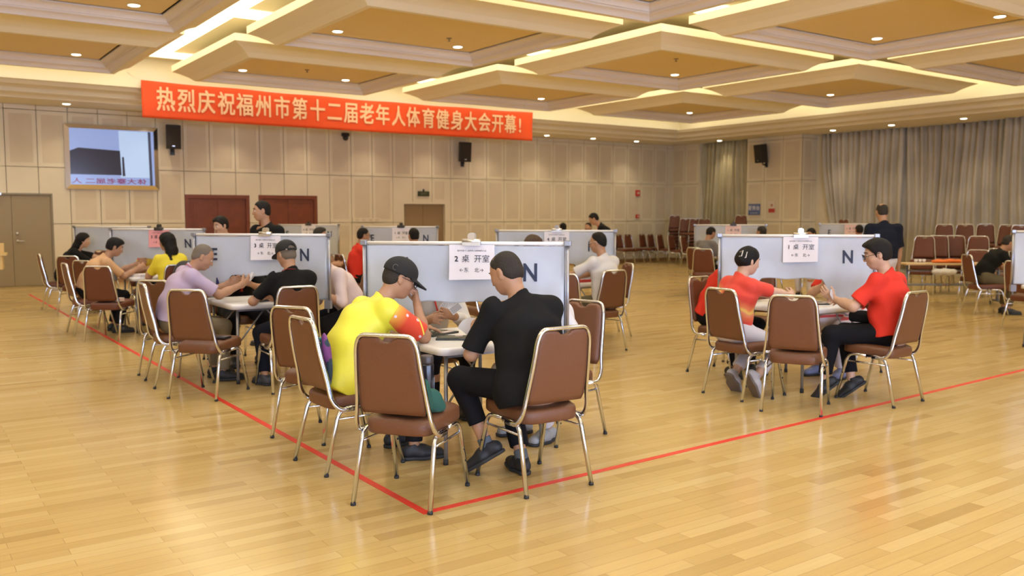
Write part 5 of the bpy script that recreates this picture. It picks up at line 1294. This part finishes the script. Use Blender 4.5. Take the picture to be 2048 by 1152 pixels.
J = person(7.72, 5.20, 186, 'player in red shirt and white striped trousers holding cards behind screen 1', dict(h=.009, lean=20, hip=(-.03, 0, .58), pitch=20, lw=(.40, .10, .84), rw=(.42, -.02, .90), le=(-.1, .9, -.7), re=(-.1, -.9, -.8), top=m_rds, sleeve=.8, legs=m_wstripe, leglen=.95, la=(.32, .12, .095), ra=(.30, -.13, .095), hair='short', skin='pale', shoes=mat('shoe_blue_grey', (.16, .18, .30), .6), rhd=(.2, .6, .6), rhn=(.6, .3, -.3)))
card_fan(J, 186, (7.72, 5.20), tuple(J['rw'] + V3(.05, .03, .06)), (.1, .2, 1), (1, -.1, .1), 'cards standing in the hand seen under screen 1', 6, 35)
# ---------- table 4
person(6.70, 7.84, 92, 'man in a white short-sleeved shirt and thin glasses sitting at table 4', dict(h=.0085, lean=8, hip=(-.09, -.10, .585), yaw=24, pitch=10, lw=(.42, .20, .82), rw=(.40, -.04, .80), le=(-.2, .9, -.9), top=m_whs, sleeve=.80, slw=1.1, legs=m_olv, hair='short', hline=-.03, hairmat=m_hair, specs='thin', skin='warm', fat=1.05, sw=.175))
person(6.00, 8.32, 0, 'player with brown hair, only the top of the head above screen 2', dict(h=.012, lean=16, pitch=20, hair='full', hairmat=m_hairb, top=m_grs, skin='warm'))
# ---------- table 5 and 6
person(2.15, 12.72, 2, 'man in a peach shirt with black hair reading cards at the left', dict(h=.010, lean=32, hip=(-.04, 0, .575), yaw=-10, pitch=24, lw=(.62, .10, .90), rw=(.58, -.16, .86), re=(0, -.3, -1), top=m_pch, sleeve=.85, legs=m_blk2, hair='full', skin='warm', fat=1.05, rhd=(.8, .4, .35), lhd=(.9, 0, .4)))
m_yw = mat('cloth_bright_yellow', (0.74, 0.60, 0.03), .7)
person(2.98, 11.86, 90, 'woman in a yellow shirt with long black hair, back turned, near the pink notice', dict(h=.010, lean=10, hip=(.0, .0, .58), yaw=28, pitch=6, top=m_yw, sleeve=.8, legs=m_blk2, hair='long', hairto=(.0, 0, -.02), sw=.155, scale=.97, lw=(.40, .2, .82), rw=(.40, .0, .82)))
m_pat = region_mat('cloth_yellow_red_print', (0.70, 0.50, 0.04), [('blotch', (9, .55), (0.55, 0.05, 0.03), .01), ('blotch', (14, .64), (0.10, 0.16, 0.25), .01)])
person(3.12, 13.66, 268, 'person in a yellow and red printed shirt under the pink-notice screen', dict(h=.012, lean=22, pitch=20, top=m_pat, sleeve=.8, legs=m_blk2, hair='short', lw=(.40, .12, .80), rw=(.40, -.12, .80)))
person(2.42, 16.0, -12, 'woman in black with long dark hair leaning forward, furthest left', dict(h=.011, lean=30, hip=(-.12, 0, .57), yaw=-6, pitch=14, top=m_blk, sleeve=.9, legs=m_blk2, hair='long', hairto=(-.06, 0, .02), lw=(.60, .12, .82), rw=(.56, -.14, .80), sw=.155, skin='pale'))
# ---------- seated further back
person(6.16, 13.15, -10, 'seated man in a plain red shirt and glasses looking right, near the middle door', dict(h=.010, lean=12, hip=(-.02, 0, .585), yaw=0, pitch=6, top=m_rds, sleeve=.9, slw=1.1, legs=m_blk2, hair='short', specs='dark', fat=1.1, lw=(.42, .12, .80), rw=(.42, -.12, .80), sw=.18))
person(6.85, 12.42, 88, 'player whose black hair shows above screen 2, in front of the door screen', dict(h=.012, lean=8, hair='short', hairmat=m_hair, top=m_grs))
m_flo = region_mat('cloth_floral', (0.40, 0.26, 0.16), [('blotch', (16, .54), (0.05, 0.08, 0.06), .01), ('blotch', (22, .60), (0.55, 0.12, 0.05), .01), ('blotch', (30, .62), (0.60, 0.50, 0.40), .01)])
person(5.62, 13.3, -60, 'person in a flowery blouse half hidden by the right end of screen 3', dict(h=.012, lean=4, yaw=20, hair='full', hairmat=m_hairg, top=m_flo, legs=m_blk2, sw=.16))
person(13.05, 12.0, 0, 'man in a grey T-shirt with black hair, back turned', dict(h=.010, lean=14, hip=(-.04, 0, .585), yaw=-8, pitch=22, top=m_grs, sleeve=.85, slw=1.15, legs=m_blk2, hair='short', fat=1.15, sw=.19, collar=False))
person(13.95, 11.3, 90, 'player with short dark hair, only the crown above screen 1 left of its clip', dict(h=.013, lean=10, hair='short', hairmat=m_hairg, top=m_grs))
person(17.4, 11.5, 60, 'player whose dark hair shows above the right half of screen 1', dict(h=.013, lean=6, hair='short', top=m_rds, legs=m_blk2))
person(14.22, 7.14, -38, 'man in a black shirt and olive trousers bending forward at the right edge', dict(h=.009, lean=36, hip=(-.05, 0, .585), yaw=0, pitch=24, top=m_blk, sleeve=.75, legs=m_olv, legw=1.05, leglen=.88, la=(.36, .12, .095), ra=(.30, -.14, .095), hair='short', hairmat=m_hairg, lanyard=True, skin='warm', lw=(.56, .10, .80), rw=(.52, -.10, .78), shoes=m_shoe, sw=.175))
person(14.45, 10.45, 175, 'seated person in a red and orange shirt right of the standing man in navy', dict(h=.010, lean=18, yaw=0, pitch=16, top=m_rp, sleeve=.85, legs=m_wht, hair='short', lw=(.30, .1, .72), rw=(.30, -.1, .72), skin='warm'))
for (x, y, d, lab, hm, tp) in ((13.5, 17.0, 60, 'player with black hair, the leftmost of the far heads above screen 4', m_hair, m_grs), (14.4, 17.1, 200, 'player facing the viewer, middle one of the far heads above screen 4', m_hair, m_blk)):
    person(x, y, d, lab, dict(h=.014, lean=8, hair='short', hairmat=hm, top=tp, scale=1.05))
# ---------- standing
m_org = region_mat('cloth_orange_floral', (0.42, 0.24, 0.10), [('blotch', (14, .54), (0.06, 0.07, 0.05), .01), ('blotch', (20, .60), (0.60, 0.10, 0.03), .01)])
STAND = dict(stand=True, hip=(0, 0, .93), lw=(.10, .27, .78), rw=(.10, -.27, .78), le=(-1, .3, 0), re=(-1, -.3, 0))
person(3.74, 10.36, 205, 'standing man in a black open-necked shirt looking to his left, before the red doors', dict(STAND, h=.0085, lean=5, yaw=-38, pitch=6, top=m_blk, sleeve=.95, slw=1.35, loose=1.6, legs=m_blk2, hair='short', skin='warm', hem=.10, sw=.19, scale=1.03))
person(3.86, 12.36, 215, 'standing woman with dark bobbed hair, orange patterned blouse and red lanyard', dict(STAND, h=.010, lean=6, hip=(0, 0, .80), yaw=-15, pitch=14, top=m_org, sleeve=.9, legs=m_blk2, hair='full', hairmat=m_hair, skin='pale', hem=.08, sw=.16, scale=.94, lanyard=True))
person(*at(1766, 12.5), 55, 'standing man in a navy polo shirt and pale trousers, seen from behind', dict(STAND, h=.0085, lean=2, yaw=0, pitch=12, top=m_navy, sleeve=.9, slw=1.3, loose=1.5, legs=m_wht, hair='thin', hairmat=m_hairg, hem=-.02, sw=.205, scale=1.03, fat=1.1, skin='warm'))
person(*at(1222, 18), 140, 'standing person in black leaning over a far table at the back', dict(STAND, h=.012, lean=30, yaw=0, pitch=30, lanyard=True, top=m_blk, sleeve=.9, legs=m_blk2, hair='short', sw=.20, scale=1.0))
# ================================================================== THINGS ON CHAIRS AND TABLES
def blob(name, parent, m, prims, h=.008, k=.02, cutz=None, amp=.004, seed=3, fr=(25, 50)):
    lo = np.min([p[1] for p in prims], 0) - .03; hi = np.max([p[2] for p in prims], 0) + .03; F = Field(lo, hi, h)
    for p in prims: F.add(p, k)
    if amp: F.fn(folds(amp, seed, fr))
    if cutz is not None: F.cut((0, 0, cutz), (0, 0, -1))
    return from_field(name, F, m, parent, 1)
I3 = np.eye(3)
def on_chair(name, x, y, deg, label, cat): o = empty(name, (x, y, 0), math.radians(deg)); tag(o, label, cat); return o
# green jacket and thermos on the nearest chair
o = on_chair('green_jacket', 2.32, 4.26, 36, 'dark green jacket bundled on the seat of the nearest empty chair', 'jacket')
blob('cloth', o, mat('jacket_green', (0.018, 0.085, 0.060), .85), [ell((-.07, .0, .515), (.11, .17, .032)), ell((-.04, -.13, .545), (.085, .055, .062)), ell((-.09, -.12, .60), (.035, .045, .075)), ell((.03, -.16, .515), (.055, .040, .030)), ell((.0, -.09, .52), (.08, .05, .03)), ell((-.02, .10, .52), (.09, .07, .035))], .006, .022, .4885, .012, 8, (22, 60))
o = on_chair('thermos_flask', 2.43, 4.28, 36, 'black thermos flask with a shiny print, standing behind the green jacket', 'flask')
b = MB(); b.lathe([(.036, .489), (.040, .495), (.040, .72), (.037, .728)], n=20); bd = b.build('body', mat('flask_black', (.02, .018, .022), .22), o, loc=(0, .0, 0))
b = MB(); b.lathe([(.037, .729), (.038, .735), (.038, .768), (.033, .775)], n=20); b.build('cap', mat('flask_cap', (.06, .045, .04), .4), o)
b = MB()
for k in range(7): a = -1.9 + .14 * k; b.box(-.004, -.0045, .58 + .012 * (k % 3), .004, .0045, .64 + .01 * (k % 2), M=Matrix.Translation((.0385 * math.cos(a), .0385 * math.sin(a), 0)) @ Matrix.Rotation(a, 4, 'Z'))
b.build('print', m_steel, bd)
# wallet on the front chair of table 3
o = on_chair('black_wallet', 2.23, 7.76, 42, 'flat black wallet on the empty chair in front of the man in lilac', 'wallet')
b = MB(); b.box(-.02, -.17, .489, .10, .0, .505); b.build('cover', m_black, o, bevel=.004)
b = MB(); b.box(.0, -.172, .505, .07, -.12, .508); b.build('flap', mat('wallet_grey', (.12, .12, .12), .5), o)
# black handbag on the front chair of table 1
o = on_chair('black_handbag', 5.95, 4.46, 29, 'soft black handbag lying on the empty chair in front of table 1', 'bag')
blob('bag', o, mat('bag_leather', (.02, .017, .017), .4), [ell((-.05, -.02, .525), (.09, .19, .05)), ell((.0, -.06, .515), (.07, .12, .035))], .008, .03, .4885, .004, 4)
b = MB(); b.tube(rpath([(-.06, .12, .53), (.02, .14, .56), (.05, .0, .55), (-.02, -.12, .55)], .06, 4), .006, n=6); b.build('strap', m_black, o)
# card box, cloth and small bottle on the chairs by the yellow-shirted man
o = on_chair('red_card_box', 2.47, 5.87, 28, 'red box with white lettering on the chair behind the yellow-shirted man', 'box')
b = MB(); b.box(-.02, -.19, .489, .12, -.05, .530); b.build('box', m_red, o, bevel=.004)
b = MB(); b.box(.0, -.192, .498, .10, -.1905, .512); b.box(.02, -.16, .5305, .10, -.08, .532); b.build('print', m_paper, o)
o = on_chair('water_bottle', 2.47, 5.87, 28, 'clear water bottle with a teal cap behind the yellow-shirted man', 'bottle')
b = MB(); b.lathe([(.028, .489), (.031, .495), (.031, .60), (.028, .625), (.013, .645), (.013, .655)], c=(.06, .06, 0), n=16); b.build('bottle', mat('clear_plastic', (.75, .78, .78), .15, trans=.8), o)
b = MB(); b.lathe([(.0155, .655), (.0155, .678), (.014, .68)], c=(.06, .06, 0), n=16); b.build('cap', mat('teal_cap', (.03, .35, .38), .4), o)
o = on_chair('patterned_bag', 2.32, 5.09, 2, 'purple and dark patterned bag hanging between the yellow-shirted man and his chair back', 'bag')
m_pb = region_mat('bag_print', (0.20, 0.05, 0.20), [('blotch', (9, .52), (.02, .04, .06), .01), ('blotch', (14, .62), (.03, .12, .13), .01)])
blob('bag', o, m_pb, [ell((-.205, -.15, .66), (.022, .045, .14), None), ell((-.225, -.15, .78), (.018, .035, .08), None)], .007, .03, .4885, .003, 5)
# things about table 3
o = empty('blue_flask', (2.62, 9.00, 0)); tag(o, 'dark blue flask with a white cap behind the man in lilac', 'flask')
b = MB(); b.lathe([(.036, .743), (.040, .75), (.040, .96), (.03, .985)], n=18); b.build('body', mat('flask_blue', (.03, .03, .13), .3), o)
b = MB(); b.lathe([(.031, .986), (.031, 1.035), (.027, 1.04)], n=18); b.build('cap', mat('flask_white', (.7, .68, .6), .4), o)
o.location = (2.66, 8.80, 0)
# backpack hanging on the chair of the woman in yellow, black bag on the chair in front
o = on_chair('backpack', 3.0, 11.82, 88, 'black backpack with red straps hung on the chair of the woman in yellow', 'backpack')
m_bp = region_mat('backpack_black', (.025, .022, .022), [('band', (.30, (1, .5, .3), .012, .25, 5), (.50, .04, .02), .004), ('band', (.70, (.3, -.6, 1), .010, .25, 5), (.50, .04, .02), .004)])
blob('sack', o, m_bp, [ell((-.36, -.06, .80), (.09, .17, .20)), ell((-.40, -.06, .74), (.06, .13, .12))], .012, .05, None, .006, 7)
o = on_chair('black_pouch', 2.26, 11.99, 51, 'black pouch on the empty chair in front of the man in peach', 'bag')
blob('pouch', o, m_blk, [ell((-.08, .02, .515), (.07, .16, .04))], .010, .02, .4885, 0); b = MB(); b.box(-.13, -.19, .489, -.03, -.13, .53); b.build('end', m_pks, o)
o = on_chair('backpack', 14.2, 9.45, 145, 'olive shoulder bag on the chrome chair beside the trestle table', 'bag')
blob('sack', o, m_kha, [rbox((0, 0, .60), (.10, .17, .11), I3, .04)], .014, .04, .4885, .006, 9)
b = MB(); b.tube(rpath([(.0, -.15, .68), (.0, -.05, .80), (0, .05, .80), (.0, .15, .68)], .06, 4), .010, n=6); b.build('strap', m_blk, o)

# ---- bidding boards, bidding boxes, loose cards on the tables
m_board = mat('board_dark', (.035, .04, .035), .45); m_well = mat('board_well', (.16, .155, .11), .6); m_boxred = mat('bidding_box_red', (.45, .03, .03), .4); m_lbl = mat('board_label', (.60, .48, .44), .6)
def bidboard(x, y, deg, label, s=1.0):
    o = empty('card_board', (x, y, .743), math.radians(deg)); tag(o, label, 'card board')
    b = MB(); b.box(-.17, -.085, 0, .17, .085, .012); b.build('tray', m_board, o, bevel=.002)
    b = MB(); b.box(-.15, -.07, .0125, -.02, .0, .016); b.box(.02, -.0, .0125, .15, .07, .016); b.build('card_well', m_well, o)
    b = MB(); b.box(-.05, .02, .0125, .0, .07, .015); b.box(.03, -.07, .0125, .14, -.02, .0145); b.build('label', m_lbl, o)
def bidbox(x, y, deg, label):
    o = empty('bidding_box', (x, y, .743), math.radians(deg)); tag(o, label, 'bidding box')
    b = MB(); b.box(-.09, -.055, 0, .09, .055, .010); b.box(-.09, -.055, .010, -.082, .055, .035); b.box(.082, -.055, .010, .09, .055, .035); b.box(-.082, -.055, .010, .082, -.047, .035); b.box(-.082, .047, .010, .082, .055, .035); b.box(-.005, -.047, .01, .005, .047, .035)
    b.build('case', m_boxred, o, bevel=.002)
    b = MB(); b.box(-.078, -.042, .0105, -.01, .042, .038); b.build('call_cards', m_lbl, o)
    b = MB(); b.box(.012, -.042, .0105, .076, .042, .034); b.build('call_cards', m_paper, o)
bidboard(3.07, 4.93, -35, 'dark card board with a pale label near the front corner of table 2')
bidboard(3.02, 5.22, 20, 'dark card board lying under the opening of screen 2')
bidbox(3.28, 5.02, -20, 'red bidding box with white cards, middle of table 2'); bidbox(3.36, 4.82, 25, 'red bidding box in front of the man in black at table 2')
bidboard(2.98, 8.25, 10, 'dark card board in front of the man in the black cap'); bidbox(3.05, 8.42, 60, 'red bidding box on table 3 next to the card board')
bidboard(6.88, 5.05, -30, 'dark card board in the middle of table 1'); bidbox(6.65, 5.05, 30, 'red bidding box behind the woman in red at table 1')
bidbox(6.95, 8.35, 0, 'red bidding box in front of the man in white at table 4')
bidbox(2.80, 12.60, 0, 'red bidding box in front of the man in peach')
o = empty('score_sheet', (2.75, 12.50, .743), .3); tag(o, 'stack of white sheets on the table corner of the man in peach', 'papers'); b = MB(); b.box(-.10, -.14, 0, .10, .14, .035); b.build('sheets', m_paper, o)
# loose cards dropped at table 3
for k, (dx, dy, a) in enumerate(((0, 0, 10), (.05, .02, 40), (.02, .06, -20))):
    o = empty('playing_card', (3.18 + dx, 8.30 + dy, .744 + .001 * k), math.radians(a)); tag(o, 'loose white playing card on table 3 near the man in the black cap', 'playing card', 'loose cards on table 3'); b = MB(); b.box(-.029, -.044, 0, .029, .044, .0008); b.build('face', m_cardf, o)

# ---- trestle table with orange cloth and a white bag beneath, to the right
m_beech = mat('beech_top', (.62, .45, .24), .4); m_gfr = mat('trestle_grey', (.24, .25, .28), .4, .5)
def trestle(x, y, deg, w, label, z=.74, d=.45):
    o = empty('trestle_table', (x, y, 0), math.radians(deg)); tag(o, label, 'table')
    b = MB(); b.box(-w / 2, -d / 2, z - .03, w / 2, d / 2, z); b.build('tabletop', m_beech, o, bevel=.004)
    for s in (-1, 1):
        X = s * (w / 2 - .10); b = MB(); b.tube([(X, 0, z - .03), (X, 0, .08)], .022, n=8, power=4); b.tube([(X, -d / 2 + .03, .08), (X, d / 2 - .03, .08)], .018, n=8, power=4); l = b.build('leg', m_gfr, o)
        for t in (-1, 1):
            b = MB(); b.lathe([(.012, -.012), (.032, -.010), (.032, .010), (.012, .012)], M=Matrix.Translation((X, t * (d / 2 - .03), .032)) @ Matrix.Rotation(PI / 2, 4, 'Y'), n=14); b.build('caster', m_black, l)
    b = MB(); b.tube([(-w / 2 + .1, 0, .36), (w / 2 - .1, 0, .36)], .018, n=8, power=4); b.build('crossbar', m_gfr, o)
    b = MB(); b.box(-w / 2 + .1, -d / 2 + .06, z - .14, w / 2 - .1, d / 2 - .06, z - .13); b.build('shelf', m_gfr, o)
    return o
trestle(15.10, 8.15, -35, 1.8, 'beech-topped trestle table on casters with an orange cloth, right side')
def tloc(u, v_, z=0): a = math.radians(-35); return (15.10 + u * math.cos(a) - v_ * math.sin(a), 8.15 + u * math.sin(a) + v_ * math.cos(a), z)
o = empty('orange_cloth', tloc(-.05, -.02), math.radians(-35)); tag(o, 'bright orange cloths folded on the trestle table', 'cloth')
blob('folds', o, mat('cloth_orange', (.72, .16, .02), .8), [ell((-.16, 0, .765), (.17, .10, .035)), ell((.12, .03, .76), (.18, .11, .032)), ell((.0, -.03, .775), (.15, .08, .03))], .012, .02, .7415, .006, 12)
o = empty('white_tote_bag', tloc(-.25, -.05), math.radians(-35)); tag(o, 'white cloth bag hanging from the shelf under the trestle table', 'bag')
blob('bag', o, m_whs, [ell((0, -.16, .60), (.22, .09, .055)), ell((.04, -.18, .58), (.15, .07, .05))], .014, .03, None, .008, 13)
b = MB(); b.tube(rpath([(-.08, -.2, .58), (-.06, -.22, .42), (.02, -.22, .34), (.10, -.22, .42), (.12, -.2, .58)], .06, 4), .008, n=6); b.build('strap', mat('strap_brown', (.25, .15, .07), .7), o)
for k in range(3):
    o = empty('paper_cup', tloc(-.62 + .07 * k, .05, .741)); tag(o, 'small pale cup at the left end of the trestle table', 'cup', 'cups on the trestle table'); b = MB(); b.lathe([(.022, 0), (.030, .06), (.028, .06), (.021, .003)], n=12); b.build('cup', m_paper, o)
# small yellow desk on casters cut by the left edge
o = empty('yellow_desk', (1.45, 17.9, 0), math.radians(-8)); tag(o, 'pale yellow desk on casters cut off by the left edge of the picture', 'desk')
m_yd = mat('desk_yellow', (.72, .50, .17), .45)
b = MB(); b.box(-1.3, -.25, .86, .25, .25, .90); b.build('desktop', m_yd, o, bevel=.004)
b = MB(); b.box(-1.25, .18, .90, .20, .22, 1.07); b.build('back_board', m_yd, o, bevel=.004)
b = MB(); b.box(.02, -.22, .62, .19, .20, .855); b.build('side_panel', m_yd, o, bevel=.004)
b = MB(); b.tube([(-.05, 0, .86), (-.05, 0, .12)], .035, n=8, power=4); b.tube([(-.05, -.24, .10), (-.05, .26, .10)], .025, n=8, power=4); l = b.build('leg', m_gfr, o)
b = MB(); b.box(-1.2, -.01, .18, -.09, .01, .56); b.build('modesty_panel', m_yd, o)
for t in (-.22, .22): b = MB(); b.lathe([(.015, -.015), (.05, -.012), (.05, .012), (.015, .015)], M=Matrix.Translation((-.05, t, .05)) @ Matrix.Rotation(PI / 2, 4, 'Y'), n=16); b.build('caster', m_black, l)
b = MB(); b.tube([(-1.15, 0, .86), (-1.15, 0, .02)], .035, n=8, power=4); b.build('leg', m_gfr, o)
# low crate on the floor before the corner stacks, wooden block by the grey door
o = empty('cardboard_box', (19.0, 17.05, 0), -.5); tag(o, 'low beige box on the floor before the corner chair stacks', 'box'); b = MB(); b.box(-.40, -.22, 0, .40, .22, .20); b.build('carton', mat('box_beige', (.50, .38, .22), .7), o, bevel=.01)
b = MB(); b.box(-.38, -.01, .2005, .38, .03, .203); b.build('tape', mat('parcel_tape', (.40, .28, .14), .4), o)
o = empty('wood_block', (3.35, 21.9, 0)); tag(o, 'small orange-brown wooden block on the floor beside the grey door', 'block'); b = MB(); b.box(-.14, -.1, 0, .14, .1, .19); b.build('block', mat('block_orange', (.55, .30, .09), .5), o, bevel=.008)
# unused prototypes stay out
for k, p in ((0, chair0), (1, chairF)):
    if not used[k]:
        for c_ in list(p.children_recursive) + [p]: bpy.data.objects.remove(c_)
